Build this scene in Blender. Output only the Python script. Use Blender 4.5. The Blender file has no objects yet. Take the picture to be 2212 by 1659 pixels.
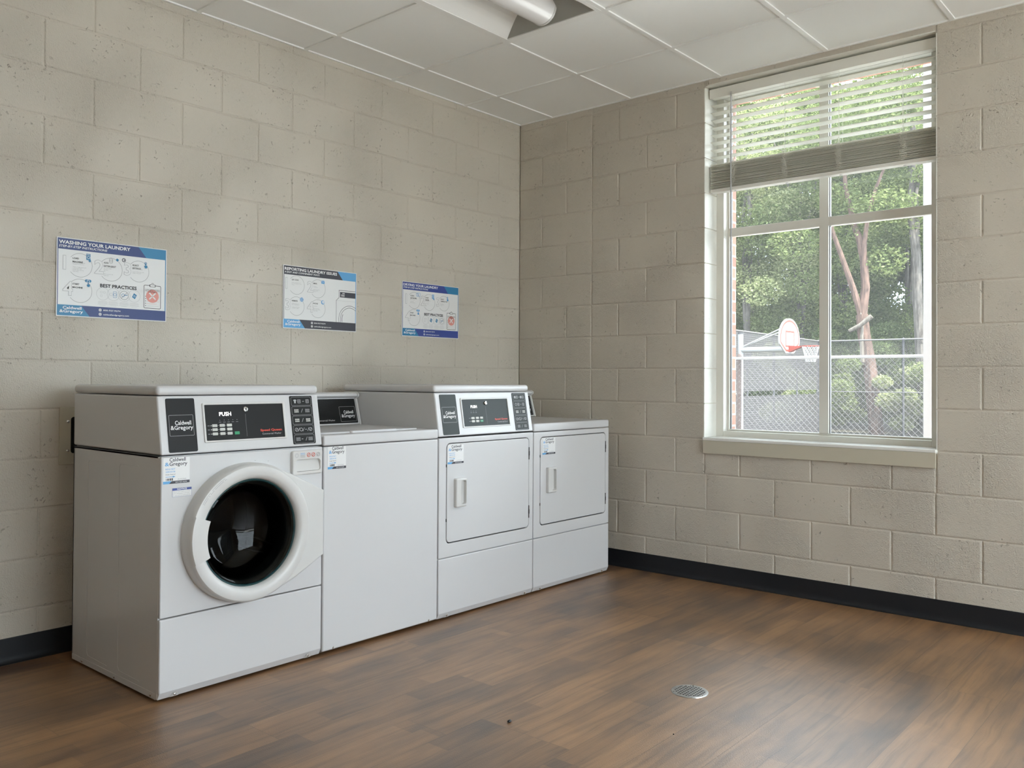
import bpy, bmesh, math, random
from mathutils import Vector, Matrix
import numpy as np

PI = math.pi
SC = bpy.context.scene
COL = SC.collection
random.seed(7)

# ------------------------------------------------------------------ camera, exposure, sky, sun
cam_d = bpy.data.cameras.new('camera'); cam = bpy.data.objects.new('camera', cam_d); COL.objects.link(cam)
YAW, PITCH, ROLL, FPX, CY = math.radians(40.603), math.radians(0.695), math.radians(0.298), 1863.754, 796.569
F = Vector((math.cos(PITCH)*math.cos(YAW), math.cos(PITCH)*math.sin(YAW), math.sin(PITCH)))
R0 = F.cross(Vector((0, 0, 1))).normalized(); U0 = R0.cross(F)
Rv = math.cos(ROLL)*R0 + math.sin(ROLL)*U0; Uv = -math.sin(ROLL)*R0 + math.cos(ROLL)*U0
cam.matrix_world = Matrix(((Rv.x, Uv.x, -F.x, -4.5002), (Rv.y, Uv.y, -F.y, -3.7951), (Rv.z, Uv.z, -F.z, 1.1509), (0, 0, 0, 1)))
cam_d.sensor_width = 36.0; cam_d.lens = 36*FPX/2212; cam_d.shift_y = (CY-829.5)/2212; cam_d.clip_start = .05; cam_d.clip_end = 300
SC.camera = cam
SC.view_settings.view_transform = 'Standard'; SC.view_settings.look = 'None'; SC.view_settings.gamma = 1.0
SC.view_settings.use_curve_mapping = False
SC.view_settings.exposure = 0.14
try:
    SC.cycles.use_denoising = True; SC.cycles.denoiser = 'OPENIMAGEDENOISE'
    SC.cycles.max_bounces = 12; SC.cycles.diffuse_bounces = 7; SC.cycles.transparent_max_bounces = 24
    SC.cycles.sample_clamp_indirect = 8; SC.cycles.caustics_reflective = False; SC.cycles.caustics_refractive = False
except Exception: pass

SKY_FAR, SKY_GLOW = 6.5, 11.0      # the sky away from the sun, and the bright half around it
world = bpy.data.worlds.new('sky'); SC.world = world; world.use_nodes = True
_w = world.node_tree; bg = _w.nodes['Background']
_tc = _w.nodes.new('ShaderNodeTexCoord'); _dp = _w.nodes.new('ShaderNodeVectorMath'); _dp.operation = 'DOT_PRODUCT'; _dp.inputs[1].default_value = Vector((.30, -.86, .40)).normalized()
_mr = _w.nodes.new('ShaderNodeMapRange'); _mr.interpolation_type = 'SMOOTHSTEP'; _mr.inputs['From Min'].default_value = -.1; _mr.inputs['From Max'].default_value = .95
_mr.inputs['To Min'].default_value = SKY_FAR; _mr.inputs['To Max'].default_value = SKY_GLOW
_w.links.new(_tc.outputs['Generated'], _dp.inputs[0]); _w.links.new(_dp.outputs['Value'], _mr.inputs['Value']); _w.links.new(_mr.outputs[0], bg.inputs[1])
bg.inputs[0].default_value = (0.80, 0.90, 1.0, 1)
sun_d = bpy.data.lights.new('sun', 'SUN'); sun = bpy.data.objects.new('sun', sun_d); COL.objects.link(sun)
sun_d.energy = 18.0; sun_d.angle = math.radians(1.0); sun_d.color = (1, .95, .86)
sun.rotation_euler = Vector((0.12, 0.58, -0.80)).to_track_quat('-Z', 'Y').to_euler()
def portal(name, loc, rot, w, h):
    d = bpy.data.lights.new(name, 'AREA'); o = bpy.data.objects.new(name, d); COL.objects.link(o)
    d.shape = 'RECTANGLE'; d.size = w; d.size_y = h; d.cycles.is_portal = True; o.location = loc; o.rotation_euler = rot
portal('sky_portal', (.30, -2.02, 1.84), (0, PI/2, 0), 2.1, 1.3)
portal('sky_portal', (.34, -4.82, 1.57), (0, PI/2, 0), 2.6, 2.8)
portal('sky_portal', (-1.75, -6.62, 1.37), (PI/2, 0, 0), 2.8, 2.7)

# ------------------------------------------------------------------ materials
def mat(name, col, rough=.5, metal=0., spec=.5, bump=None, coat=0., emit=None):
    m = bpy.data.materials.new(name); m.use_nodes = True; nt = m.node_tree; b = nt.nodes['Principled BSDF']
    b.inputs['Base Color'].default_value = (*col, 1); b.inputs['Roughness'].default_value = rough
    b.inputs['Metallic'].default_value = metal; b.inputs['Specular IOR Level'].default_value = spec
    b.inputs['Coat Weight'].default_value = coat
    if emit: b.inputs['Emission Color'].default_value = (*emit[0], 1); b.inputs['Emission Strength'].default_value = emit[1]
    tc = nt.nodes.new('ShaderNodeTexCoord'); n = nt.nodes.new('ShaderNodeTexNoise')
    sc, dist, stren = bump if bump else (60, .0002, .15)
    nt.links.new(tc.outputs['Object'], n.inputs['Vector']); n.inputs['Scale'].default_value = sc
    bp = nt.nodes.new('ShaderNodeBump'); bp.inputs['Distance'].default_value = dist; bp.inputs['Strength'].default_value = stren
    nt.links.new(n.outputs['Fac'], bp.inputs['Height']); nt.links.new(bp.outputs['Normal'], b.inputs['Normal'])
    return m
class NT:
    def __init__(s, nt): s.nt = nt
    def n(s, t, **k):
        x = s.nt.nodes.new(t)
        for a, v in k.items(): setattr(x, a, v)
        return x
    def put(s, sock, v):
        if isinstance(v, bpy.types.NodeSocket): s.nt.links.new(v, sock)
        else: sock.default_value = v
    def m(s, op, a, b=0.0, c=None):
        x = s.n('ShaderNodeMath', operation=op); s.put(x.inputs[0], a); s.put(x.inputs[1], b)
        if c is not None: s.put(x.inputs[2], c)
        return x.outputs[0]
    def noise(s, vec, scale, detail=2.0, rough=.5, dist=0.):
        x = s.n('ShaderNodeTexNoise'); s.put(x.inputs['Vector'], vec); x.inputs['Scale'].default_value = scale
        x.inputs['Detail'].default_value = detail; x.inputs['Roughness'].default_value = rough; x.inputs['Distortion'].default_value = dist
        return x.outputs['Fac']
    def ramp(s, f, stops, interp='LINEAR'):
        x = s.n('ShaderNodeValToRGB'); s.put(x.inputs[0], f); e = x.color_ramp.elements; x.color_ramp.interpolation = interp
        while len(e) < len(stops): e.new(.5)
        for i, (p, c) in enumerate(stops): e[i].position = p; e[i].color = (*c, 1) if len(c) == 3 else c
        return x.outputs[0]
    def mix(s, f, a, b, mode='MIX'):
        x = s.n('ShaderNodeMix', data_type='RGBA', blend_type=mode); s.put(x.inputs[0], f); s.put(x.inputs[6], a); s.put(x.inputs[7], b)
        return x.outputs[2]
    def comb(s, a, b, c):
        x = s.n('ShaderNodeCombineXYZ'); s.put(x.inputs[0], a); s.put(x.inputs[1], b); s.put(x.inputs[2], c); return x.outputs[0]

def block_paint(name, col, pit=1.0):
    m = bpy.data.materials.new(name); m.use_nodes = True; t = NT(m.node_tree); b = m.node_tree.nodes['Principled BSDF']
    tc = t.n('ShaderNodeTexCoord').outputs['Object']
    fine = t.noise(tc, 170, 3, .62); mid = t.noise(tc, 48, 4, .62); area = t.noise(tc, 2.6, 2, .5)
    amt = t.m('MAXIMUM', t.m('MULTIPLY_ADD', area, 3.2, -.9), .15)
    pn = t.noise(tc, 78, 1.5, .5, .8); msk = t.noise(tc, 9, 2, .6)
    pits = t.m('MULTIPLY', t.m('MINIMUM', t.m('MAXIMUM', t.m('MULTIPLY_ADD', pn, 14.0, -9.1), 0.0), 1.0), t.m('MINIMUM', t.m('MAXIMUM', t.m('MULTIPLY_ADD', msk, 9.0, -4.5), 0.0), 1.0))
    h = t.m('SUBTRACT', t.m('MULTIPLY', t.m('ADD', fine, t.m('MULTIPLY', mid, .8)), amt), t.m('MULTIPLY', pits, 1.3*pit))
    bp = t.n('ShaderNodeBump'); bp.inputs['Distance'].default_value = .0055; bp.inputs['Strength'].default_value = .95*pit
    t.put(bp.inputs['Height'], h); t.put(b.inputs['Normal'], bp.outputs[0])
    c = t.mix(t.noise(tc, 1.7, 2), (col[0]*.95, col[1]*.95, col[2]*.94, 1), (col[0]*1.04, col[1]*1.04, col[2]*1.03, 1))
    c = t.mix(t.m('MULTIPLY', pits, .35*pit), c, (col[0]*.4, col[1]*.38, col[2]*.34, 1))
    t.put(b.inputs['Base Color'], c); b.inputs['Roughness'].default_value = .42; b.inputs['Specular IOR Level'].default_value = .35
    return m
def floor_wood():
    m = bpy.data.materials.new('vinyl_plank'); m.use_nodes = True; t = NT(m.node_tree); b = m.node_tree.nodes['Principled BSDF']
    tc = t.n('ShaderNodeTexCoord').outputs['Object']; s = t.n('ShaderNodeSeparateXYZ'); t.put(s.inputs[0], tc); x, y = s.outputs[0], s.outputs[1]
    W, L = .1845, 1.22
    ry = t.m('DIVIDE', t.m('ADD', y, 2.366), W); row = t.m('FLOOR', ry)
    wn = t.n('ShaderNodeTexWhiteNoise', noise_dimensions='1D'); t.put(wn.inputs['W'], t.m('ADD', row, .37))
    rx = t.m('DIVIDE', t.m('ADD', x, t.m('MULTIPLY', wn.outputs[0], L)), L); cl = t.m('FLOOR', rx)
    wp = t.n('ShaderNodeTexWhiteNoise', noise_dimensions='2D'); t.put(wp.inputs['Vector'], t.comb(row, cl, 0))
    # staves printed inside a plank
    sub = t.m('FLOOR', t.m('MULTIPLY', ry, 2.0))
    ws = t.n('ShaderNodeTexWhiteNoise', noise_dimensions='1D'); t.put(ws.inputs['W'], t.m('ADD', sub, 8.1))
    sx = t.m('FLOOR', t.m('DIVIDE', t.m('ADD', x, t.m('MULTIPLY', ws.outputs[0], .7)), .47))
    wq = t.n('ShaderNodeTexWhiteNoise', noise_dimensions='2D'); t.put(wq.inputs['Vector'], t.comb(sub, sx, 0))
    warp = t.noise(tc, 2.5, 2)
    gv = t.comb(t.m('MULTIPLY', x, 1.6), t.m('ADD', t.m('MULTIPLY', y, 42.0), t.m('ADD', t.m('MULTIPLY', wp.outputs[0], 37.0), t.m('MULTIPLY', warp, 2.0))), 0)
    grain = t.noise(gv, 1.0, 5, .62, .6)
    blot = t.noise(t.comb(t.m('MULTIPLY', x, 2.4), t.m('MULTIPLY', y, 7.0), wp.outputs[0]), 1.0, 3, .55)
    tone = t.m('ADD', t.m('MULTIPLY', wp.outputs[0], .15), t.m('ADD', t.m('MULTIPLY', wq.outputs[0], .17), t.m('MULTIPLY', blot, .80)))
    c = t.ramp(tone, [(.28, (.078, .044, .026)), (.44, (.155, .080, .037)), (.58, (.245, .125, .050)), (.80, (.35, .185, .076))])
    g2 = t.ramp(grain, [(.30, (.50, .48, .47)), (.50, (1, 1, 1)), (.72, (1.22, 1.20, 1.15))])
    c = t.mix(.85, c, g2, 'MULTIPLY')
    fx = t.m('FRACT', rx); fy = t.m('FRACT', ry)
    sy = t.m('LESS_THAN', t.m('MINIMUM', fy, t.m('SUBTRACT', 1.0, fy)), .006)
    sx2 = t.m('LESS_THAN', t.m('MINIMUM', fx, t.m('SUBTRACT', 1.0, fx)), .0008)
    seam = t.m('MAXIMUM', sy, sx2)
    c = t.mix(t.m('MULTIPLY', seam, .45), c, (.03, .02, .015, 1)); t.put(b.inputs['Base Color'], c)
    fine = t.noise(tc, 260, 2, .6)
    h = t.m('SUBTRACT', t.m('ADD', t.m('MULTIPLY', grain, .25), t.m('MULTIPLY', fine, .75)), t.m('MULTIPLY', seam, 1.2))
    bp = t.n('ShaderNodeBump'); bp.inputs['Distance'].default_value = .0016; bp.inputs['Strength'].default_value = .6
    t.put(bp.inputs['Height'], h); t.put(b.inputs['Normal'], bp.outputs[0])
    b.inputs['Roughness'].default_value = .55; b.inputs['Specular IOR Level'].default_value = .3; b.inputs['Coat Weight'].default_value = 1.0; b.inputs['Coat Roughness'].default_value = .42; b.inputs['Coat IOR'].default_value = 1.78; t.put(b.inputs['Coat Normal'], bp.outputs[0])
    return m
def glass_mat(name, tint, refl=1.45, rough=0.0, veil=0.0):
    m = bpy.data.materials.new(name); m.use_nodes = True; nt = m.node_tree; nt.nodes.clear(); t = NT(nt)
    o = t.n('ShaderNodeOutputMaterial'); mx = t.n('ShaderNodeMixShader'); tr = t.n('ShaderNodeBsdfTransparent'); gl = t.n('ShaderNodeBsdfGlossy')
    fr = t.n('ShaderNodeFresnel'); fr.inputs[0].default_value = refl
    if veil:
        tl = t.n('ShaderNodeBsdfTranslucent'); tl.inputs[0].default_value = (.9, .9, .9, 1); m2 = t.n('ShaderNodeMixShader'); m2.inputs[0].default_value = veil
    tr.inputs[0].default_value = (*tint, 1); gl.inputs['Roughness'].default_value = rough
    nt.links.new(fr.outputs[0], mx.inputs[0]); nt.links.new(tr.outputs[0], mx.inputs[1]); nt.links.new(gl.outputs[0], mx.inputs[2])
    if veil: nt.links.new(mx.outputs[0], m2.inputs[1]); nt.links.new(tl.outputs[0], m2.inputs[2]); nt.links.new(m2.outputs[0], o.inputs[0])
    else: nt.links.new(mx.outputs[0], o.inputs[0])
    return m
def leaf_mat(name, a, b_):
    m = bpy.data.materials.new(name); m.use_nodes = True; nt = m.node_tree; nt.nodes.clear(); t = NT(nt)
    o = t.n('ShaderNodeOutputMaterial'); mx = t.n('ShaderNodeMixShader'); df = t.n('ShaderNodeBsdfDiffuse'); tl = t.n('ShaderNodeBsdfTranslucent')
    g = t.n('ShaderNodeNewGeometry'); c = t.mix(g.outputs['Random Per Island'], (*a, 1), (*b_, 1))
    t.put(df.inputs[0], c); t.put(tl.inputs[0], t.mix(.4, c, (.20, .24, .07, 1))); mx.inputs[0].default_value = .42
    nt.links.new(df.outputs[0], mx.inputs[1]); nt.links.new(tl.outputs[0], mx.inputs[2]); nt.links.new(mx.outputs[0], o.inputs[0])
    return m
def brick_mat():
    m = bpy.data.materials.new('red_brick'); m.use_nodes = True; t = NT(m.node_tree); b = m.node_tree.nodes['Principled BSDF']
    tc = t.n('ShaderNodeTexCoord').outputs['Object']; s = t.n('ShaderNodeSeparateXYZ'); t.put(s.inputs[0], tc)
    br = t.n('ShaderNodeTexBrick'); t.put(br.inputs['Vector'], t.comb(t.m('ADD', s.outputs[0], s.outputs[1]), s.outputs[2], 0))
    br.inputs['Color1'].default_value = (.20, .085, .055, 1); br.inputs['Color2'].default_value = (.27, .13, .085, 1); br.inputs['Mortar'].default_value = (.36, .34, .30, 1)
    br.inputs['Scale'].default_value = 1.0; br.inputs['Mortar Size'].default_value = .006; br.inputs['Brick Width'].default_value = .203; br.inputs['Row Height'].default_value = .0677
    t.put(b.inputs['Base Color'], br.outputs['Color']); b.inputs['Roughness'].default_value = .85
    return m
def bark_mat(name, a, b_):
    m = bpy.data.materials.new(name); m.use_nodes = True; t = NT(m.node_tree); b = m.node_tree.nodes['Principled BSDF']
    tc = t.n('ShaderNodeTexCoord').outputs['Object']; mp = t.n('ShaderNodeMapping'); t.put(mp.inputs[0], tc); mp.inputs['Scale'].default_value = (6, 6, 1.2)
    t.put(b.inputs['Base Color'], t.ramp(t.noise(mp.outputs[0], 1.5, 4, .6), [(.35, a), (.65, b_)])); b.inputs['Roughness'].default_value = .9
    return m

WALLC = (.60, .552, .482)
M = {}
M['wall'] = block_paint('painted_block', WALLC)
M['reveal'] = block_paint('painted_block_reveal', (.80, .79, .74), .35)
M['taupe'] = mat('taupe_bounce_absorber', (.09, .07, .055), .6)  # dark end added to the unseen wall, keeps bounce off the washer side
M['wallplain'] = mat('wall_paint_smooth', (.78, .74, .66), .6)
M['floor'] = floor_wood()
M['ceil'] = mat('acoustic_tile', (.88, .885, .875), .9, bump=(420, .0012, .35))
M['grid'] = mat('ceiling_grid_white', (.86, .86, .85), .5)
M['base'] = mat('black_rubber', (.010, .011, .014), .5, spec=.35)
M['enamel'] = mat('white_enamel', (.65, .65, .66), .26, bump=(7, .0006, .08))
M['plastic'] = mat('white_plastic', (.65, .642, .63), .34)
M['charcoal'] = mat('charcoal_overlay', (.009, .009, .009), .45, spec=.25)
M['slate'] = mat('slate_overlay', (.030, .038, .036), .45, spec=.3)
M['black'] = mat('black_plastic', (.008, .008, .008), .35)
M['dark'] = mat('dark_gap', (.006, .006, .006), .8)
M['white'] = mat('white_print', (.85, .85, .85), .5)
M['gray'] = mat('grey_print', (.30, .30, .31), .5)
M['lgray'] = mat('light_grey_print', (.50, .50, .51), .5)
M['navy'] = mat('navy_print', (.035, .06, .20), .4)
M['navy2'] = mat('royal_print', (.045, .075, .30), .4)
M['teal'] = mat('blue_print', (.035, .22, .42), .4)
M['sky'] = mat('sky_blue_print', (.12, .38, .70), .4)
M['char'] = mat('charcoal_print', (.045, .045, .06), .4)
M['ink'] = mat('black_ink', (.012, .012, .014), .5)
M['board'] = mat('white_board', (.80, .80, .80), .35)
M['red'] = mat('red_print', (.62, .06, .03), .4)
M['pink'] = mat('pale_red_print', (.75, .32, .28), .5)
M['green'] = mat('green_button', (.02, .28, .12), .4)
M['key'] = mat('button_white', (.62, .62, .58), .4)
M['led'] = mat('lit_display', (.9, .9, .9), .5, emit=((1, .97, .93), 1.6))
M['chrome'] = mat('chrome', (.75, .75, .74), .18, 1.0)
M['steel'] = mat('brushed_steel', (.55, .55, .54), .32, 1.0, bump=(200, .0004, .3))
M['drum'] = mat('dark_drum', (.05, .05, .05), .3, .8)
M['rubber'] = mat('door_gasket_rubber', (.02, .02, .02), .5)
M['doorglass'] = glass_mat('smoked_door_glass', (.34, .36, .35), 1.28)
M['tealglass'] = mat('teal_glass_rim', (.02, .065, .07), .1, coat=.5)
M['pane'] = glass_mat('hazed_window_glass', (.97, .98, .97), 1.35, veil=.020)  # the whitish veil puts the glare haze of the view into the glass
M['frame'] = mat('beige_aluminium', (.74, .72, .66), .38, bump=(90, .0002, .1))
M['sill'] = mat('white_sill', (.80, .80, .77), .25)
M['apron'] = mat('painted_wood', (.56, .52, .42), .4)
M['slat'] = None
M['brick'] = brick_mat()
M['galv'] = mat('galvanised_steel', (.10, .095, .095), .65)
M['galvdark'] = mat('weathered_steel', (.03, .03, .034), .7)
M['brownpost'] = mat('brown_post', (.025, .014, .011), .7)
M['slatgrey'] = mat('grey_privacy_slat', (.028, .026, .029), .85)
M['whitesteel'] = mat('white_painted_steel', (.25, .25, .25), .6)
M['orange'] = mat('orange_rim', (.20, .018, .008), .7)
M['ground'] = mat('leaf_litter', (.055, .05, .035), .95, bump=(20, .01, .6))
M['concrete'] = mat('bounce_concrete', (.78, .77, .74), .9, bump=(30, .003, .4))  # made pale so the unseen ground throws light indoors
M['barkred'] = bark_mat('reddish_bark', (.035, .020, .015), (.11, .065, .05))
M['barkgrey'] = bark_mat('grey_bark', (.04, .034, .03), (.12, .108, .097))
M['deadwood'] = bark_mat('bare_wood', (.09, .075, .06), (.16, .14, .12))
M['leafA'] = leaf_mat('leaf_mid', (.045, .068, .024), (.23, .27, .12))
M['leafB'] = leaf_mat('leaf_dark', (.030, .050, .020), (.15, .19, .085))
M['leafC'] = leaf_mat('leaf_bright', (.09, .12, .045), (.42, .44, .24))
def slat_mat():
    m = bpy.data.materials.new('white_blind_slat'); m.use_nodes = True; nt = m.node_tree; t = NT(nt); b = nt.nodes['Principled BSDF']
    b.inputs['Base Color'].default_value = (.88, .87, .83, 1); b.inputs['Roughness'].default_value = .4
    tl = t.n('ShaderNodeBsdfTranslucent'); tl.inputs[0].default_value = (.88, .87, .82, 1); mx = t.n('ShaderNodeMixShader'); mx.inputs[0].default_value = .6
    o = nt.nodes['Material Output']; nt.links.new(b.outputs[0], mx.inputs[1]); nt.links.new(tl.outputs[0], mx.inputs[2]); nt.links.new(mx.outputs[0], o.inputs[0])
    return m
M['slat'] = slat_mat()

# ------------------------------------------------------------------ builders
ORG = {}
def tag(o, label=None, cat=None, group=None, kind=None):
    if label: o['label'] = label
    if cat: o['category'] = cat
    if group: o['group'] = group
    if kind: o['kind'] = kind
    return o
def thing(name, label, cat, loc=(0, 0, 0), group=None, kind=None):
    o = bpy.data.objects.new(name, None); COL.objects.link(o); o.location = loc; o.empty_display_size = .1
    ORG[o.name] = Vector(loc); return tag(o, label, cat, group, kind)
class Fr:
    """a flat frame: u to the right, v up, w out of the surface"""
    def __init__(s, o, u, v): s.o, s.u, s.v = Vector(o), Vector(u).normalized(), Vector(v).normalized(); s.n = s.u.cross(s.v)
    def __call__(s, u, v, w=0): return s.o + s.u*u + s.v*v + s.n*w
def rr(u0, u1, v0, v1, r, n=4):
    r = max(r, .0002); P = []
    for cx, cy, a0 in ((u1-r, v1-r, 0), (u0+r, v1-r, PI/2), (u0+r, v0+r, PI), (u1-r, v0+r, 1.5*PI)):
        for i in range(n+1): a = a0 + i*PI/2/n; P.append((cx+r*math.cos(a), cy+r*math.sin(a)))
    return P
class MB:
    def __init__(s): s.bm = bmesh.new(); s.mats = []
    def mi(s, m):
        m = M[m] if isinstance(m, str) else m
        if m not in s.mats: s.mats.append(m)
        return s.mats.index(m)
    def face(s, pts, m):
        i = s.mi(m); f = s.bm.faces.new([s.bm.verts.new(p) for p in pts]); f.material_index = i; return f
    def loft(s, rings, m, cap0=True, cap1=True, close=True):
        i = s.mi(m); V = [[s.bm.verts.new(p) for p in r] for r in rings]; n = len(V[0])
        for a, b in zip(V, V[1:]):
            for k in range(n if close else n-1):
                f = s.bm.faces.new((a[k], a[(k+1) % n], b[(k+1) % n], b[k])); f.material_index = i
        if cap0: s.bm.faces.new(V[0][::-1]).material_index = i
        if cap1: s.bm.faces.new(V[-1]).material_index = i
    def box(s, x0, x1, y0, y1, z0, z1, m, bev=0, seg=2):
        i = s.mi(m); r = bmesh.ops.create_cube(s.bm, size=1); vs = r['verts']
        for v in vs: v.co = Vector(((x0+x1)/2 + v.co.x*(x1-x0), (y0+y1)/2 + v.co.y*(y1-y0), (z0+z1)/2 + v.co.z*(z1-z0)))
        fs = {f for v in vs for f in v.link_faces}
        for f in fs: f.material_index = i
        if bev: bmesh.ops.bevel(s.bm, geom=list({e for v in vs for e in v.link_edges}), offset=bev, segments=seg, affect='EDGES', profile=.5, material=i)
    def prism(s, pts, a0, a1, axis, m, bev=0, seg=3):
        """closed outline pts drawn in the two other axes, pushed along axis"""
        i = s.mi(m)
        def P(p, a): return {'x': (a, p[0], p[1]), 'y': (p[0], a, p[1]), 'z': (p[0], p[1], a)}[axis]
        A = [s.bm.verts.new(P(p, a0)) for p in pts]; B = [s.bm.verts.new(P(p, a1)) for p in pts]; n = len(pts); fs = []
        fs.append(s.bm.faces.new(A[::-1])); fs.append(s.bm.faces.new(B))
        for k in range(n): fs.append(s.bm.faces.new((A[k], A[(k+1) % n], B[(k+1) % n], B[k])))
        for f in fs: f.material_index = i
        if bev: bmesh.ops.bevel(s.bm, geom=list({e for f in fs for e in f.edges}), offset=bev, segments=seg, affect='EDGES', profile=.5, material=i)
    def plate(s, fr, u0, u1, v0, v1, w0, w1, m, r=.004, bev=.003, hole=None, n=4, holeback=None):
        rings = [[fr(u, v, w0) for u, v in rr(u0, u1, v0, v1, r, n)]]
        for k in range(4):
            a = k/3*PI/2; i = bev*(1-math.cos(a)); w = w1-bev+bev*math.sin(a)
            rings.append([fr(u, v, w) for u, v in rr(u0+i, u1-i, v0+i, v1-i, max(r-i, .0004), n)])
        if hole:
            a0, a1, b0, b1, hr = hole
            for k in range(3):
                a = k/2*PI/2; i = bev*.6*(1-math.sin(a)); w = w1-bev*.6*(1-math.cos(a))
                rings.append([fr(u, v, w) for u, v in rr(a0-i, a1+i, b0-i, b1+i, hr+i, n)])
            rings.append([fr(u, v, w0 if holeback is None else holeback) for u, v in rr(a0, a1, b0, b1, hr, n)])
            s.loft(rings, m, False, False)
        else: s.loft(rings, m, True, True)
    def lathe(s, c, prof, m, axis='y', n=64, a0=0, a1=2*PI, cap=False):
        full = abs(a1-a0-2*PI) < 1e-6; k = n if full else n+1; rings = []
        for r, h in prof:
            ring = []
            for j in range(k):
                a = a0+(a1-a0)*j/n; p, q = r*math.cos(a), r*math.sin(a)
                ring.append({'y': (c[0]+p, c[1]+h, c[2]+q), 'z': (c[0]+p, c[1]+q, c[2]+h), 'x': (c[0]+h, c[1]+p, c[2]+q)}[axis])
            rings.append(ring)
        s.loft(rings, m, cap, cap, full)
    def tube(s, pts, rad, m, n=8, cap=True):
        pts = [Vector(p) for p in pts]; rad = rad if isinstance(rad, (list, tuple)) else [rad]*len(pts); rings = []
        up = Vector((0, 0, 1)) if abs((pts[1]-pts[0]).normalized().z) < .9 else Vector((1, 0, 0))
        for i, p in enumerate(pts):
            d = (pts[min(i+1, len(pts)-1)]-pts[max(i-1, 0)]).normalized(); a = d.cross(up)
            if a.length < 1e-6: a = d.orthogonal()
            a.normalize(); b = a.cross(d).normalized(); up = b if len(pts) > 3 else up
            rings.append([p + (a*math.cos(2*PI*k/n) + b*math.sin(2*PI*k/n))*rad[i] for k in range(n)])
        s.loft(rings, m, cap, cap)
    # flat artwork -----------------------------------------------------
    def rect(s, fr, u0, u1, v0, v1, w, m): s.face([fr(u0, v0, w), fr(u1, v0, w), fr(u1, v1, w), fr(u0, v1, w)], m)
    def poly(s, fr, pts, w, m): s.face([fr(u, v, w) for u, v in pts], m)
    def disc(s, fr, u, v, r, w, m, n=24, sy=1): s.face([fr(u+r*math.cos(2*PI*k/n), v+sy*r*math.sin(2*PI*k/n), w) for k in range(n)], m)
    def ring(s, fr, u, v, r, t, w, m, a0=0, a1=2*PI, n=40):
        i = s.mi(m); A = []; B = []
        for k in range(n+1):
            a = a0+(a1-a0)*k/n; A.append(s.bm.verts.new(fr(u+r*math.cos(a), v+r*math.sin(a), w))); B.append(s.bm.verts.new(fr(u+(r-t)*math.cos(a), v+(r-t)*math.sin(a), w)))
        for k in range(n): s.bm.faces.new((B[k], A[k], A[k+1], B[k+1])).material_index = i
    def line(s, fr, p, q, t, w, m):
        d = Vector((q[0]-p[0], q[1]-p[1])).normalized(); nx, ny = -d.y*t/2, d.x*t/2
        s.face([fr(p[0]-nx, p[1]-ny, w), fr(q[0]-nx, q[1]-ny, w), fr(q[0]+nx, q[1]+ny, w), fr(p[0]+nx, p[1]+ny, w)], m)
    def frame(s, fr, u0, u1, v0, v1, t, w, m, r=.002):
        i = s.mi(m); A = [s.bm.verts.new(fr(a, b, w)) for a, b in rr(u0, u1, v0, v1, r)]; B = [s.bm.verts.new(fr(a, b, w)) for a, b in rr(u0+t, u1-t, v0+t, v1-t, max(r-t, .0003))]
        for k in range(len(A)): s.bm.faces.new((A[k], A[(k+1) % len(A)], B[(k+1) % len(A)], B[k])).material_index = i
    def text(s, fr, txt, u, v, h, w, m, width=None, bold=.0, shear=0., align='l', maxres=2):
        P, Fc, W = glyphs(txt, bold, maxres); k = h/.716; kx = k if width is None else width/W
        if align == 'c': u -= W*kx/2
        if align == 'r': u -= W*kx
        i = s.mi(m); V = [s.bm.verts.new(fr(u+x*kx+shear*y*k, v+y*k, w)) for x, y in P]
        for f in Fc:
            try: s.bm.faces.new([V[a] for a in f]).material_index = i
            except ValueError: pass
    def build(s, name, parent=None, label=None, cat=None, group=None, kind=None, loc=None, smooth=35):
        org = ORG[parent.name] if parent else Vector(loc or (0, 0, 0))
        for v in s.bm.verts: v.co -= org
        me = bpy.data.meshes.new(name)
        if smooth: bmesh.ops.recalc_face_normals(s.bm, faces=s.bm.faces[:]) if smooth != 'flat' else None
        s.bm.to_mesh(me); s.bm.free()
        for m in s.mats: me.materials.append(m)
        if smooth and smooth != 'flat':
            me.shade_smooth(); me.set_sharp_from_angle(angle=math.radians(smooth))
        o = bpy.data.objects.new(name, me); COL.objects.link(o)
        if smooth and smooth not in ('flat', 8): wn_ = o.modifiers.new('weighted_normal', 'WEIGHTED_NORMAL'); wn_.keep_sharp = True; wn_.mode = 'FACE_AREA'
        if parent: o.parent = parent
        else: o.location = org
        ORG[o.name] = org
        return tag(o, label, cat, group, kind)
_G = {}
def glyphs(txt, bold, res):
    key = (txt, bold, res)
    if key not in _G:
        c = bpy.data.curves.new('t', 'FONT'); c.body = txt; c.size = 1; c.offset = bold; c.resolution_u = res; c.fill_mode = 'FRONT' if False else 'BOTH'
        o = bpy.data.objects.new('t', c); COL.objects.link(o); dg = bpy.context.evaluated_depsgraph_get(); dg.update()
        me = bpy.data.meshes.new_from_object(o.evaluated_get(dg))
        P = [(v.co.x, v.co.y) for v in me.vertices]; Fc = [tuple(p.vertices) for p in me.polygons if p.normal.z > 0 or True]
        x0 = min((p[0] for p in P), default=0); x1 = max((p[0] for p in P), default=1)
        P = [(a-x0, b) for a, b in P]
        bpy.data.objects.remove(o); bpy.data.curves.remove(c); bpy.data.meshes.remove(me)
        _G[key] = (P, Fc, x1-x0)
    return _G[key]
def struct(mb, name, label, cat, **k): return mb.build(name, label=label, cat=cat, kind='structure', **k)

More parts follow.
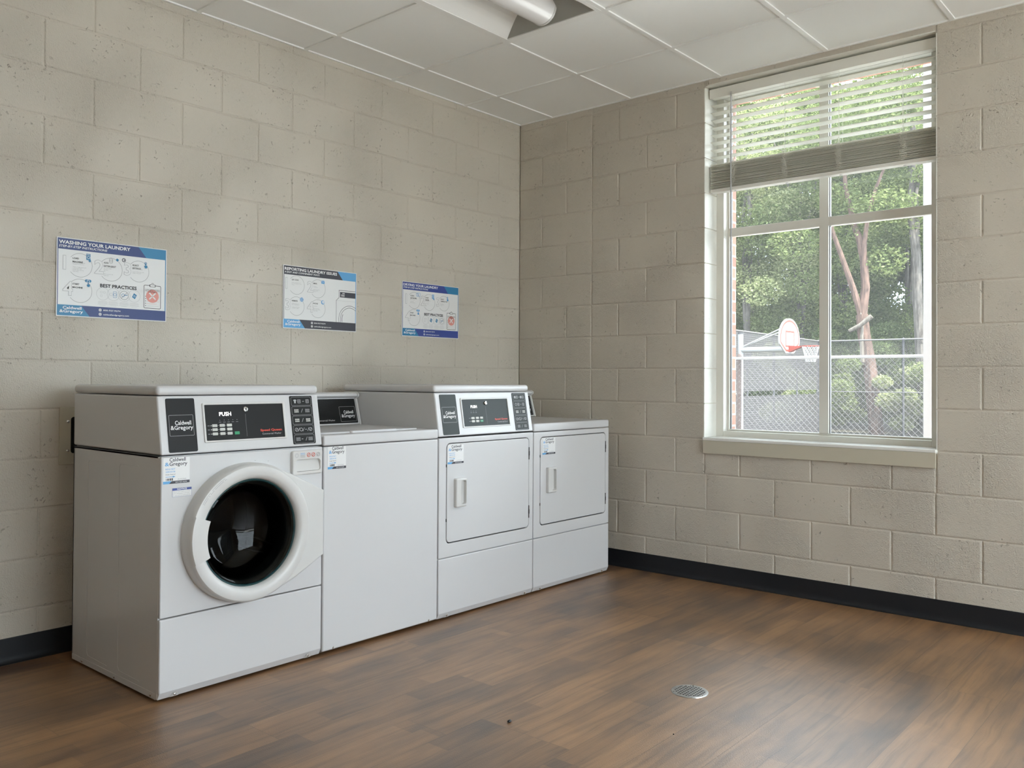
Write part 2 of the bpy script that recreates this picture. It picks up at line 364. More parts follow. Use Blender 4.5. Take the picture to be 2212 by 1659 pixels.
# ------------------------------------------------------------------ the room shell
CZ, CO = 2.883, .2032                     # ceiling height, block course
dA, dB = .2185, .1947
WY0, WY1, WZ0, WZ1 = -2.637, -1.399, .806, 2.851   # window opening in the right wall
W3 = (-6.2, -3.45, .30, 2.851)
XL, YN = -5.2, -6.5
rnd = random.Random(3)
def block(mb, P, a, b, z0, z1, j, m, jl=True, jr=True):
    """one block face with tooled joints around it; P(a, z, depth)"""
    q = .0054; d = .0062*j; t = .0015
    e0 = a if not jl else a; d = .0042; t = .0009*j; rings = []
    for ins, dep in ((0, d), (q*.45, d*.88), (q*.85, d*.45), (q+.0005, t), (q+.0045, 0)):
        rings.append([P(a+ins, z0+ins, dep), P(b-ins, z0+ins, dep), P(b-ins, z1-ins, dep), P(a+ins, z1-ins, dep)])
    mb.loft(rings, m, False, True)
def block_wall(P, length, d0, parity, holes, m, extra=()):
    mb = MB()
    for k in range(0, 15):
        z0, z1 = k*CO, min((k+1)*CO, CZ+.02); cuts = [0.0]; n = 0
        while d0+n*CO < length:
            if (n+k) % 2 == parity or n in extra: cuts.append(d0+n*CO)
            n += 1
        cuts.append(length)
        for a, b in zip(cuts, cuts[1:]):
            segs = [(a, b, z0, z1)]
            for h0, h1, hz0, hz1 in holes:
                out = []
                for (p, q, r, s_) in segs:
                    if q <= h0 or p >= h1 or s_ <= hz0 or r >= hz1: out.append((p, q, r, s_)); continue
                    if p < h0-.03: out.append((p, h0, r, s_))
                    if q > h1+.03: out.append((h1, q, r, s_))
                    if r < hz0-.012: out.append((max(p, h0), min(q, h1), r, hz0))
                    if s_ > hz1+.012: out.append((max(p, h0), min(q, h1), hz1, s_))
                segs = out
            for (p, q, r, s_) in segs:
                if q-p > .02 and s_-r > .02: block(mb, P, p, q, r, s_, rnd.uniform(.55, 1.15), m)
                elif q-p > .001 and s_-r > .001: mb.face([P(p, r, 0), P(q, r, 0), P(q, s_, 0), P(p, s_, 0)], m)
    return mb
# left wall (the machines stand along it), plane y = 0
PA = lambda a, z, dep: (-a, dep, z)
mb = block_wall(PA, -XL, dA, 0, [], 'wall')
mb.box(XL, .36, .006, .25, -.2, CZ+.75, 'wallplain')
struct(mb, 'wall_left', 'cream painted concrete block wall behind the machines', 'wall', smooth=8)
# right wall with the windows, plane x = 0
PB = lambda a, z, dep: (dep, -a, z)
mb = block_wall(PB, -YN, dB, 0, [(-WY1, -WY0, WZ0, WZ1), (-W3[1], -W3[0], W3[2], W3[3])], 'wall', extra=(2,))
def wall_boxes(mb, x0, x1, m, g=0.0, y_hi=0.0):
    ys = [YN-.2, W3[0]-g, W3[1]+g, WY0-g, WY1+g, y_hi]
    for i in (0, 2, 4): mb.box(x0, x1, ys[i], ys[i+1], -1.0, CZ+.75, m)
    for a, b in ((W3[0]-g, W3[1]+g), (WY0-g, WY1+g)):
        mb.box(x0, x1, a, b, -1.0, (W3[2] if a < -3.3 else WZ0)-g, m); mb.box(x0, x1, a, b, WZ1+g, CZ+.75, m)
wall_boxes(mb, .0065, .235, 'wallplain', 0.0055)
# painted block reveals
def reveal(mb, y0, y1, zb=WZ0):
    for ya, s in ((y1, 1), (y0, -1)):
        for k in range(int(zb/CO), 14):
            z0, z1 = max(k*CO, zb), min((k+1)*CO, WZ1)
            if z1-z0 < .05: continue
            if z0-zb < .05: z0 = zb-.003
            a, b = (ya, ya+.006*s)
            mb.box(0.0003, .235, min(a, b), max(a, b), z0+.002, z1-.002, 'reveal', .0016, 1)
    mb.box(.0003, .235, y0, y1, WZ1, WZ1+.006, 'reveal', .001, 1)
reveal(mb, WY0, WY1); reveal(mb, W3[0], W3[1], W3[2])
wall_boxes(mb, .245, .322, 'brick', -.038, .25)
struct(mb, 'wall_right', 'cream painted concrete block wall holding the tall window', 'wall', smooth=8)
# walls behind the viewer
mb = MB(); mb.box(XL-.2, XL, YN, -1.8, -.2, CZ+.75, 'wallplain'); mb.box(XL-.2, XL, -1.8, .25, -.2, CZ+.75, 'taupe')
struct(mb, 'wall_rear', 'unseen cream wall with an added dark end that cuts bounce light', 'wall')
DX0, DX1, DZ1 = -3.1, -.4, 2.72
mb = MB(); mb.box(XL, DX0, YN-.2, YN, -.2, CZ+.75, 'wallplain'); mb.box(DX1, 0.0, YN-.2, YN, -.2, CZ+.75, 'wallplain'); mb.box(DX0, DX1, YN-.2, YN, DZ1, CZ+.75, 'wallplain'); mb.box(DX0, DX1, YN-.2, YN, -.2, .02, 'wallplain')
struct(mb, 'wall_near', 'cream wall with the added glazed opening opposite the machines', 'wall')
mb = MB(); mb.box(XL, .22, YN, .2, -.12, -.0001, 'floor')
struct(mb, 'floor', 'brown wood look vinyl plank floor', 'floor')

# ceiling: lay-in tiles on a white grid
GX = [-.5525-.6096*i for i in range(9)]; GY = [-.276-.6096*i for i in range(11)]
mb = MB(); xs = [0.0]+[g for g in GX if g > XL]+[XL]; ys = [0.0]+[g for g in GY if g > YN]+[YN]
TF = {(i, 2) for i in (2, 3)} | {(i, 6) for i in (2, 3)}
for i in range(len(xs)-1):
    for j in range(len(ys)-1):
        if (i, j) in TF: continue
        x1, x0, y1, y0 = xs[i], xs[i+1], ys[j], ys[j+1]; g = .0115
        rg = [[(x0+g+d, y0+g+d, z), (x0+g+d, y1-g-d, z), (x1-g-d, y1-g-d, z), (x1-g-d, y0+g+d, z)] for d, z in ((0, CZ), (.0005, CZ+.0065))]
        mb.loft(rg, 'ceil', False, True)
mb.box(XL-.2, .36, YN-.2, .25, CZ+.16, CZ+.30, 'wallplain')
c = struct(mb, 'ceiling', 'white acoustic tile ceiling with a lay-in grid', 'ceiling')
mb = MB()
for gx in [0.0-.0, *[g for g in GX if g > XL], XL]:
    a = (.0115, .0115)
    for j in range(len(ys)-1):
        i = xs.index(gx) if gx in xs else 0
        inside = (i-1, j) in TF and (i, j) in TF
        if inside: continue
        mb.face([(gx-a[0], ys[j+1], CZ), (gx+a[1], ys[j+1], CZ), (gx+a[1], ys[j], CZ), (gx-a[0], ys[j], CZ)], 'grid')
for gy in ys:
    for i in range(len(xs)-1): mb.face([(xs[i+1]+.0115, gy-.0115, CZ), (xs[i]-.0115, gy-.0115, CZ), (xs[i]-.0115, gy+.0115, CZ), (xs[i+1]+.0115, gy+.0115, CZ)], 'grid')
for gx in xs:
    for gy in ys: mb.face([(gx-.0115, gy-.0115, CZ-.0001), (gx+.0115, gy-.0115, CZ-.0001), (gx+.0115, gy+.0115, CZ-.0001), (gx-.0115, gy+.0115, CZ-.0001)], 'grid')
mb.build('ceiling_grid', c, smooth='flat')

def troffer(x1, y1, label):
    x0, y0 = x1-1.2192, y1-.6096; cy = (y0+y1)/2
    t = thing('ceiling_light', label, 'ceiling light', ((x0+x1)/2, cy, CZ), group='recessed ceiling lights')
    f = MB(); g = .0115; e = .022
    for a in ((x0+g, x1-g, y0+g, y0+g+e), (x0+g, x1-g, y1-g-e, y1-g), (x0+g, x0+g+e, y0+g+e, y1-g-e), (x1-g-e, x1-g, y0+g+e, y1-g-e)): f.box(*a, CZ-.001, CZ+.004, 'grid', .0008, 1)
    f.box(x0+g, x1-g, y0+g, y1-g, CZ+.10, CZ+.11, 'grid')
    f.build('housing', t)
    prof = []
    for k in range(9): s = k/8; prof.append((.262-(.262-.078)*s, .004+.085*math.sin(s*PI/2)**1.0))
    xe0, xe1 = x0+g+e, x1-g-e; half = .6096/2-g-e
    w = MB()
    for sg in (-1, 1):
        rings = []
        for k, (yy, zz) in enumerate(prof):
            s = k/8; yy = half-(half-.078)*s; xi = .10*s
            rings.append([(xe0+xi, cy+sg*yy, CZ+zz), (xe1-xi, cy+sg*yy, CZ+zz)])
        for p, q in zip(rings, rings[1:]): w.face([p[0], p[1], q[1], q[0]], 'grid')
    w.build('reflector', t)
    for xa, sg in ((xe0, 1), (xe1, -1)):
        m_ = MB(); A = []; B = []
        for k, (yy, zz) in enumerate(prof):
            s = k/8; yy = half-(half-.078)*s
            A.append((xa+sg*.10*s, cy-yy, CZ+zz)); B.append((xa+sg*.10*s, cy+yy, CZ+zz))
        for k in range(8): m_.face([A[k], A[k+1], B[k+1], B[k]], M['endgrey'])
        m_.build('end_plate', t)
    l = MB(); n = 16
    rings = [[(x, cy+.078*math.cos(PI*k/n), CZ+.088-.098*math.sin(PI*k/n)**.8) for k in range(n+1)] for x in (xe0+.045, xe1-.045)]
    l.loft(rings, M['lens'], False, False, False)
    for x in (xe0+.045, xe1-.045): l.face([(x, cy+.078*math.cos(PI*k/n), CZ+.088-.098*math.sin(PI*k/n)**.8) for k in range(n+1)], M['lens'])
    l.build('lens', t)
    for x in (xe0+.045, xe1-.045):
        c2 = MB(); rr_ = [[(x+dx, cy+(.078+o)*math.cos(PI*k/n), CZ+.088-(.098+o)*math.sin(PI*k/n)**.8) for k in range(n+1)] for dx, o in ((-.006, 0), (-.006, .0015), (.006, .0015), (.006, 0))]
        c2.loft(rr_, 'plastic', False, False, False); c2.build('end_cap', t)
M['endgrey'] = mat('reflector_end_grey', (.36, .36, .33), .5)
M['lens'] = mat('frosted_lens', (.84, .83, .84), .22, coat=.3)
troffer(GX[1], GY[1], 'white recessed troffer with a rounded lens over the left machines')
troffer(GX[1], GY[5], 'white recessed troffer nearer the added glazed opening')

# black cove baseboards
def cove(mb, P, a, b):
    pts = [(.0, .1016), (.003, .1012), (.0045, .098), (.0045, .030), (.006, .016), (.010, .007), (.017, .0022), (.021, .0012), (.021, 0), (0, 0)]
    mb.loft([[P(a, d, z) for d, z in pts], [P(b, d, z) for d, z in pts]], 'base')
mb = MB(); cove(mb, lambda a, d, z: (a, -d, z), XL, 0); struct(mb, 'baseboard_left', 'black rubber cove baseboard below the wall behind the machines', 'baseboard')
mb = MB(); cove(mb, lambda a, d, z: (-d, a, z), YN, -.021); struct(mb, 'baseboard_right', 'black rubber cove baseboard below the window', 'baseboard')

# ------------------------------------------------------------------ windows
def window(name, y0, y1, label, loc, WZ0=WZ0):
    w = thing(name, label, 'window', loc, kind='structure'); f = MB(); xf, xb = .145, .235; jw = .046
    z0, z1 = WZ0+.014, WZ1
    jr = .058
    for a in ((y0, y0+jr), (y1-jw, y1)): f.box(xf, xb, a[0], a[1], z0, z1, 'frame', .002)
    f.box(xf, xb, y0+.058, y1-jw, z0, z0+.034, 'frame', .002); f.box(xf, xb, y0+.058, y1-jw, z1-.046, z1, 'frame', .002)
    gi = .012
    for a in ((y0+jr, y0+jr+.004), (y1-jw-gi, y1-jw)): f.box(.196, xb, a[0], a[1], z0+.034, z1-.046, 'frame', .002)
    f.box(.197, xb, y0+.062, y1-jw-gi, z0+.034, z0+.044, 'frame', .002); f.box(.197, xb, y0+.062, y1-jw-gi, z1-.058, z1-.046, 'frame', .002)
    f.build('window_frame', w)
    ym = (y0+y1)/2; ja = jr+.004
    m_ = MB(); m_.box(.193, .238, ym-.0255, ym+.0255, z0+.044, z1-.058, 'frame', .002); m_.build('mullion', w)
    m_ = MB(); m_.box(.194, .237, y0+ja, y1-jw-gi, 2.0, 2.048, 'frame', .002); m_.build('transom_bar', w)
    for ya, yb in ((y0+ja, ym-.0255), (ym+.0255, y1-jw-gi)):
        for za, zb in ((z0+.044, 2.0), (2.048, z1-.058)):
            g = MB(); g.box(.216, .220, ya, yb, za, zb, 'pane'); g.build('glass_pane', w)
            k = MB()
            for a in ((ya, ya+.003, za, zb), (yb-.003, yb, za, zb)): k.box(.210, .226, *a, 'black')
            k.build('glazing_gasket', w)
    s = MB(); s.box(.0005, .150, y0-.005, y1+.005, WZ0-.0052, WZ0+.017, 'sill', .0005, 1); s.box(.150, .24, y0-.005, y1+.005, WZ0-.0052, WZ0+.0145, 'sill', .0005, 1); s.box(-.018, .004, y0-.004, y1+.004, WZ0-.001, WZ0+.017, 'sill', .005, 3); s.build('window_sill', w)
    a = MB(); a.box(-.015, -.0005, y0-.001, y1+.001, WZ0-.074, WZ0, 'apron', .002); a.build('sill_apron', w)
    return w
window('window_1', WY0, WY1, 'tall four light window with beige frame and white sill', (0, -2.02, WZ0))
window('added_window_2', W3[0], W3[1], 'unseen wide low silled window added as a daylight source', (0, -4.85, W3[2]), W3[2])  # added out of view to bring in more daylight
w = thing('added_window_3', 'unseen glazed opening added as a daylight source opposite the machines', 'window', (-2.3, YN, 0), kind='structure')  # unseen opening, put in to light the room from behind the camera
f = MB()
for x in (DX0, -1.775, DX1-.05): f.box(x, x+.05, YN-.14, YN-.06, .02, DZ1, 'frame', .002)
f.box(DX0, DX1, YN-.14, YN-.06, DZ1-.06, DZ1, 'frame', .002); f.box(DX0, DX1, YN-.14, YN-.06, .02, .10, 'frame', .002); f.build('window_frame', w)
g = MB(); g.box(DX0+.04, DX1-.04, YN-.102, YN-.098, .09, DZ1-.05, 'pane'); g.build('glass_pane', w)

# ------------------------------------------------------------------ the blind
bl = thing('window_blind', 'white faux wood slat blind half raised in the tall window', 'blind', (.07, -2.02, 2.8))
BY0, BY1 = -2.630, -1.408
M['railwhite'] = mat('white_blind_rail', (.80, .785, .73), .45)
h = MB(); h.box(.043, .100, BY0, BY1, 2.790, 2.838, 'railwhite', .003); h.box(.036, .043, BY0, BY1, 2.784, 2.838, 'railwhite', .002); h.build('headrail', bl)
cords_y = (-1.558, -1.86, -2.155, -2.475)
base_slat = None
for i in range(9):
    z = 2.745-i*.0432+rnd.uniform(-.001, .001); tl = -.09+rnd.uniform(-.015, .015)
    if base_slat is None:
        s_ = MB(); prof = []
        for k in range(9): t_ = -1+2*k/8; prof.append((t_*.0255, .0018*(1-t_*t_)))
        pr = prof+[(a, b-.0026) for a, b in prof[::-1]]
        s_.loft([[(a, BY0+.004+2.02, b) for a, b in pr], [(a, BY1-.004+2.02, b) for a, b in pr]], 'slat')
        base_slat = s_.build('slat', loc=(0, 0, 0)); base_slat.parent = bl; o = base_slat
    else: o = base_slat.copy(); COL.objects.link(o)
    o.location = (0, rnd.uniform(-.002, .002), z-2.8); o.rotation_euler = (0, -tl, 0)
zz = 2.265
for i in range(26):
    o = base_slat.copy(); COL.objects.link(o); o.location = (rnd.uniform(-.003, .002), rnd.uniform(-.004, .004), zz-2.8); o.rotation_euler = (rnd.uniform(-.0005, .0005), rnd.uniform(-.03, .03), 0)
    zz += .0052+rnd.uniform(-.0008, .0010)
b_ = MB(); b_.box(.045, .097, BY0+.003, BY1-.003, 2.238, 2.258, 'railwhite', .003)
for y in cords_y: b_.lathe((.072, y, 2.238), [(0, -.004), (.007, -.004), (.008, 0)], 'plastic', 'z', 12)
b_.build('bottom_rail', bl)
wv = MB(); wv.tube([(.034, -1.545, 2.79), (.032, -1.546, 2.3), (.032, -1.547, 1.885)], .0045, M['acrylic'] if 'acrylic' in M else 'lgray', 8)
wv.tube([(.034, -1.545, 2.80), (.034, -1.545, 2.775)], .007, 'chrome', 8); wv.build('tilt_wand', bl)
for y in cords_y:
    c = MB()
    for dx in (-.0265, .0265): c.tube([(.07+dx, y, 2.785), (.07+dx, y, 2.41)], .0009, 'slat', 5)
    c.tube([(.07, y+.012, 2.785), (.07, y+.012, 2.24)], .0009, 'slat', 5)
    P = []; n = 150
    for k in range(n):
        a = k/n; P.append((.034-.004*abs(math.sin(k*.3)), y+(.013+.005*math.sin(k*.21))*math.sin(k*.62+y*9)+.004*math.sin(k*.13), 2.418-.155*a+.009*math.cos(k*.62)))
    c.tube(P, .0012, 'slat', 5); c.build('ladder_cord', bl)

# ------------------------------------------------------------------ posters
def outlined(mb, fr, ch, u, v, h, w, grey='lgray', paper='board'):
    mb.text(fr, ch, u-.030*h/.716, v, h, w, grey, bold=.034); mb.text(fr, ch, u, v, h, w+.0003, paper, bold=.010)
def tiny(mb, fr, rows, u, v, h, w, m='gray', lead=1.7):
    for i, r in enumerate(rows):
        if r: mb.text(fr, r, u, v-i*h*lead, h, w, m, maxres=1)
def poster(name, label, x0, x1, z0, z1, kind):
    W, H = x1-x0, z1-z0; fr = Fr((x0, -.0062, z0), (1, 0, 0), (0, 0, 1)); U = lambda u: u*W; V = lambda v: (1-v)*H
    t = thing(name, label, 'poster', ((x0+x1)/2, 0, (z0+z1)/2), group='laundry instruction posters')
    b = MB(); b.plate(fr, 0, W, 0, H, -.006, 0, 'board', .002, .0006); b.build('panel', t)
    dark, lite = {'wash': ('navy', 'teal'), 'dry': ('navy2', 'teal'), 'report': ('char', 'sky')}[kind]
    a = MB(); L = MB(); e = .008
    a.rect(fr, U(e), U(1-e), V(.147), V(.010), .0004, dark); a.poly(fr, [(U(.80), V(.147)), (U(1-e), V(.147)), (U(1-e), V(.010)), (U(.725), V(.010))], .0007, lite)
    a.rect(fr, U(e), U(1-e), V(.988), V(.852), .0004, dark); a.poly(fr, [(U(e), V(.988)), (U(.285), V(.988)), (U(.212), V(.852)), (U(e), V(.852))], .0007, lite)
    a.rect(fr, U(e), U(e+.006), V(.852), V(.147), .0004, dark); a.rect(fr, U(1-e-.008), U(1-e), V(.852), V(.147), .0004, lite)
    ttl = {'wash': ('WASHING YOUR LAUNDRY', 'STEP-BY-STEP INSTRUCTIONS', .63, .415), 'dry': ('DRYING YOUR LAUNDRY', 'STEP-BY-STEP INSTRUCTIONS', .60, .42), 'report': ('REPORTING LAUNDRY ISSUES', '4 EASY AND CONVENIENT WAYS', .70, .455)}[kind]
    L.text(fr, ttl[0], U(.018), V(.078), .044*H, .001, 'white', width=U(ttl[2]), bold=.028)
    L.text(fr, ttl[1], U(.018), V(.122), .028*H, .001, 'white', width=U(ttl[3]), bold=.015, shear=.2)
    L.text(fr, 'Caldwell', U(.055), V(.905), .036*H, .001, 'white', width=U(.16), bold=.022)
    L.text(fr, '&Gregory', U(.028), V(.950), .036*H, .001, 'white', width=U(.20), bold=.022)
    for v_, s in ((.893, '800.927.9274'), (.948, 'caldwellandgregory.com')):
        L.text(fr, s, U(.405), V(v_+.010), .020*H, .001, 'white', width=U(.013*len(s) if len(s) < 15 else .235), bold=.012)
        a.disc(fr, U(.378), V(v_), .019*H, .0009, 'white'); a.ring(fr, U(.378), V(v_), .013*H, .004*H, .0012, dark)
        a.line(fr, (U(.378)-.008*H, V(v_)), (U(.378)+.008*H, V(v_)), .003*H, .0012, dark)
    R_ = .153*H
    def step(n, u, v, head, body, icon, r=R_):
        cu, cv = U(u), V(v)
        a.ring(fr, cu, cv, r, .0014, .0006, 'gray', math.radians(-142), math.radians(142))
        outlined(a, fr, str(n), cu-r*1.36, cv-r*.42, r*1.15, .0007)
        for i, q in enumerate(head): L.text(fr, q, cu-r*.62, cv+r*(.48-.28*i), .021*H*r/R_, .001, 'ink', bold=.02)
        tiny(L, fr, body, cu-r*.62, cv+r*(.16 if len(head) > 1 else .22), .0105*H*r/R_*1.05, .001)
        icol = 'teal' if kind == 'wash' else 'sky'; iu, iv = cu+r*.66, cv+r*.74
        if icon == 'hand':
            a.ring(fr, iu, iv+.012*H, .018*H, .006*H, .0011, icol); a.plate(fr, iu-.006*H, iu+.006*H, iv-.03*H, iv+.018*H, .0009, .0012, icol, .004*H, .0001)
            a.poly(fr, [(iu-.022*H, iv-.022*H), (iu+.022*H, iv-.016*H), (iu+.024*H, iv-.04*H), (iu+.014*H, iv-.055*H), (iu-.010*H, iv-.055*H)], .0013, icol)
        elif icon == 'pill':
            a.plate(fr, iu-.04*H, iu+.04*H, iv+.004*H, iv+.04*H, .0008, .0011, icol, .016*H, .0001); a.ring(fr, iu, iv+.018*H, .017*H, .005*H, .0013, 'board')
            a.rect(fr, iu-.006*H, iu+.006*H, iv-.035*H, iv+.02*H, .0014, icol); a.poly(fr, [(iu-.02*H, iv-.028*H), (iu+.024*H, iv-.02*H), (iu+.018*H, iv-.055*H), (iu-.008*H, iv-.055*H)], .0014, icol)
        elif icon == 'washer':
            a.rect(fr, iu-.026*H, iu+.026*H, iv-.035*H, iv+.045*H, .0009, icol); a.ring(fr, iu+.002*H, iv-.002*H, .019*H, .005*H, .0012, 'board')
            a.rect(fr, iu-.02*H, iu+.018*H, iv+.028*H, iv+.036*H, .0012, 'board'); a.poly(fr, [(iu, iv-.03*H), (iu+.03*H, iv-.03*H), (iu+.03*H, iv-.06*H), (iu+.006*H, iv-.06*H)], .0014, icol)
        elif icon == 'jug':
            for dv in (0, .015, .03): a.ring(fr, iu-.10*H, iv+.02*H-dv*H, .024*H, .003*H, .001, 'gray')
            a.poly(fr, [(iu-.04*H, iv+.02*H), (iu-.02*H, iv+.045*H), (iu+.005*H, iv+.025*H), (iu-.015*H, iv)], .001, 'teal')
            a.ring(fr, iu+.07*H, iv+.03*H, .026*H, .009*H, .001, 'char'); a.disc(fr, iu+.075*H, iv+.03*H, .008*H, .0011, 'char')
        elif icon == 'mail': a.rect(fr, iu-.032*H, iu+.032*H, iv-.02*H, iv+.03*H, .001, icol); a.line(fr, (iu-.028*H, iv+.025*H), (iu, iv), .004*H, .0013, 'board'); a.line(fr, (iu, iv), (iu+.028*H, iv+.025*H), .004*H, .0013, 'board')
        elif icon == 'globe':
            a.disc(fr, iu, iv, .034*H, .001, icol)
            for k_ in (-.016, 0, .016): a.line(fr, (iu-.03*H, iv+k_*H), (iu+.03*H, iv+k_*H), .003*H, .0013, 'board'); a.line(fr, (iu+k_*H, iv-.028*H), (iu+k_*H, iv+.028*H), .003*H, .0013, 'board')
        elif icon == 'phone': a.disc(fr, iu, iv, .034*H, .001, icol); a.disc(fr, iu+.006*H, iv+.004*H, .024*H, .0012, 'board'); L.text(fr, '24', iu-.006*H, iv-.004*H, .016*H, .0014, icol)
        elif icon == 'panel':
            a.frame(fr, iu-.045*H, iu-.002*H, iv-.03*H, iv+.03*H, .006*H, .001, icol, .004*H); a.frame(fr, iu+.002*H, iu+.05*H, iv-.035*H, iv+.035*H, .005*H, .001, icol, .008*H)
    if kind == 'wash':
        step(1, .200, .335, ('LOAD', 'MACHINE'), ('Load clothes loosely and', 'securely close the door', '', '*Large or bulky items must', 'not be overloaded', 'and fill only to the top', 'of the drum'), 'washer')
        step(2, .470, .352, ('ADD', 'DETERGENT'), ('Add no more than 1/4', 'cup of the liquid', 'detergent', 'OR', '', 'Add one pod to the', 'wash load'), 'jug')
        step(3, .728, .340, ('SELECT', 'SETTINGS'), ('Select your desired cycle', '', '*Some machines have extra', 'settings on the panel'), 'hand', R_*.94)
        step(4, .200, .663, ('START', 'MACHINE'), (), 'pill')
    elif kind == 'dry':
        step(1, .200, .335, ('CLEAN', 'LINT FILTER'), ('Remove lint from the filter', 'before every load', '', '*A clean filter', 'dries clothes faster'), 'panel')
        step(2, .460, .345, ('LOAD', 'DRYER'), ('Load clothes loosely', 'into the dryer', '', 'Close the door', '', 'firmly'), 'washer')
        step(3, .725, .340, ('SELECT', 'TEMPERATURE'), ('Select your setting', '', 'Lower heat is', 'best for delicates', 'and knits'), 'hand', R_*.94)
        step(4, .200, .650, ('START', 'MACHINE'), (), 'pill')
    else:
        step(1, .172, .305, ('QR CODE',), ('Scan the code found on the', 'front of the machine to report', 'an issue'), None, R_*.98)
        step(2, .455, .330, ('EMAIL',), ('Send us an', 'email any time', '', 'Include your machine', 'number and the', 'location'), 'mail', R_*.98)
        step(3, .172, .640, ('WEBSITE',), ('caldwellandgregory.com', 'click on request service', '', 'Complete the form with', 'your machine number'), 'globe', R_*.98)
        step(4, .455, .655, ('PHONE',), ('800.927.9274', '', 'Call our service line', 'and have your machine', 'number ready'), 'phone', R_*.98)
        q = 'char'; y0_, x0_ = .80, .715
        a.poly(fr, [(U(.745), V(.315)), (U(.745), V(.44)), (U(.708), V(.49)), (U(.708), V(.852)), (U(.712), V(.852)), (U(.712), V(.492)), (U(.75), V(.442)), (U(.75), V(.322)), (U(.984), V(.322)), (U(.984), V(.315))], .0006, q)
        a.rect(fr, U(.762), U(.984), V(.435), V(.345), .0006, q); a.rect(fr, U(.795), U(.83), V(.372), V(.362), .0009, 'white')
        for i in range(4):
            for j in range(3): a.rect(fr, U(.778+.013*i), U(.787+.013*i), V(.392+.014*j), V(.384+.014*j), .0009, 'white')
        a.line(fr, (U(.712), V(.492)), (U(.984), V(.492)), .0006, .0007, 'gray')
        a.ring(fr, U(.905), V(.80), .235*H, .006*H, .0006, q, math.radians(58), math.radians(193)); a.ring(fr, U(.905), V(.80), .200*H, .006*H, .0006, q, math.radians(52), math.radians(195))
        a.ring(fr, U(.905), V(.80), .170*H, .008*H, .0006, q, math.radians(150), math.radians(195))
    if kind != 'report':
        L.text(fr, 'BEST PRACTICES', U(.375), V(.592), .043*H, .001, 'ink', width=U(.335), bold=.03)
        for i, u in enumerate((.400, .495, .594, .688)):
            r = .083*H; a.ring(fr, U(u), V(.678), r, .0011, .0006, 'lgray')
            for j, wd in enumerate((.10, .12, .11, .12, .07)):
                a.rect(fr, U(u)-wd*H*.55, U(u)+wd*H*.55, V(.776+.013*j)-.0005, V(.776+.013*j)+.0004, .0007, 'lgray')
            c_ = 'lgray' if i == 0 else 'teal'
            if i == 0:
                for du, dv in ((-.02, .02), (.02, .02), (-.02, -.025)): a.frame(fr, U(u)+(du-.014)*H, U(u)+(du+.014)*H, V(.678)+(dv-.012)*H, V(.678)+(dv+.012)*H, .0008, .0008, 'lgray', .002)
            elif (i == 1 and kind == 'wash'):
                a.frame(fr, U(u)-.005*H, U(u)+.045*H, V(.678)-.04*H, V(.678)+.04*H, .0012, .0008, c_, .003); a.ring(fr, U(u)+.02*H, V(.678), .02*H, .004*H, .0009, c_); a.ring(fr, U(u)-.03*H, V(.678), .02*H, .003*H, .0009, 'lgray')
            elif (i == 2 and kind == 'wash') or (i == 3 and kind == 'dry'):
                a.ring(fr, U(u), V(.678), .058*H, .0011, .0008, 'char'); a.line(fr, (U(u)-.04*H, V(.678)-.04*H), (U(u)+.04*H, V(.678)+.04*H), .0012, .0009, 'char'); a.ring(fr, U(u)-.015*H, V(.678), .022*H, .005*H, .001, c_); a.line(fr, (U(u), V(.678)), (U(u)+.045*H, V(.678)+.006*H), .008*H, .001, c_)
            else: a.poly(fr, [(U(u)-.03*H, V(.678)-.015*H), (U(u)+.01*H, V(.678)-.04*H), (U(u)+.035*H, V(.678)+.015*H), (U(u)-.005*H, V(.678)+.04*H)], .0009, c_); a.ring(fr, U(u)+.003*H, V(.678), .013*H, .004*H, .0012, 'board')
        a.frame(fr, U(.778), U(.945), V(.83), V(.512), .0022, .0006, 'ink', .018*H)
        a.plate(fr, U(.832), U(.892), V(.535), V(.500), .0006, .0012, 'ink', .012*H, .0002); a.plate(fr, U(.838), U(.886), V(.530), V(.505), .0009, .0016, 'board', .010*H, .0002)
        a.ring(fr, U(.862), V(.496), .016*H, .005*H, .0013, 'ink', 0, PI)
        a.disc(fr, U(.862), V(.66), .09*H, .0008, 'pink'); 
        for sg in (-1, 1): a.line(fr, (U(.862)-.045*H*sg, V(.66)-.045*H), (U(.862)+.045*H*sg, V(.66)+.045*H), .018*H, .001, 'board')
        for i, s in enumerate(('DOING THE FOLLOWING', 'WILL DAMAGE CLOTHING', 'OR EQUIPMENT')): L.text(fr, s, U(.862), V(.578+.018*i), .0125*H, .0013, 'ink', align='c', bold=.01, maxres=1)
        for i in range(5):
            L.text(fr, 'x', U(.790), V(.672+.032*i), .020*H, .0013, 'ink', bold=.02); a.rect(fr, U(.808), U(.925-.02*(i % 2)), V(.668+.032*i)-.0005, V(.668+.032*i)+.0005, .0012, 'pink' if i < 4 else 'lgray')
    a.build('printed_artwork', t, smooth='flat'); L.build('lettering', t, smooth='flat')
poster('instruction_poster', 'blue headed poster titled washing your laundry, above the front load washer', -3.008, -2.526, 1.406, 1.738, 'wash')
poster('instruction_poster', 'charcoal headed poster titled reporting laundry issues, between the two blue headed posters', -1.897, -1.417, 1.409, 1.737, 'report')
poster('instruction_poster', 'blue headed poster titled drying your laundry, nearest the room corner', -1.076, -.600, 1.402, 1.726, 'dry')

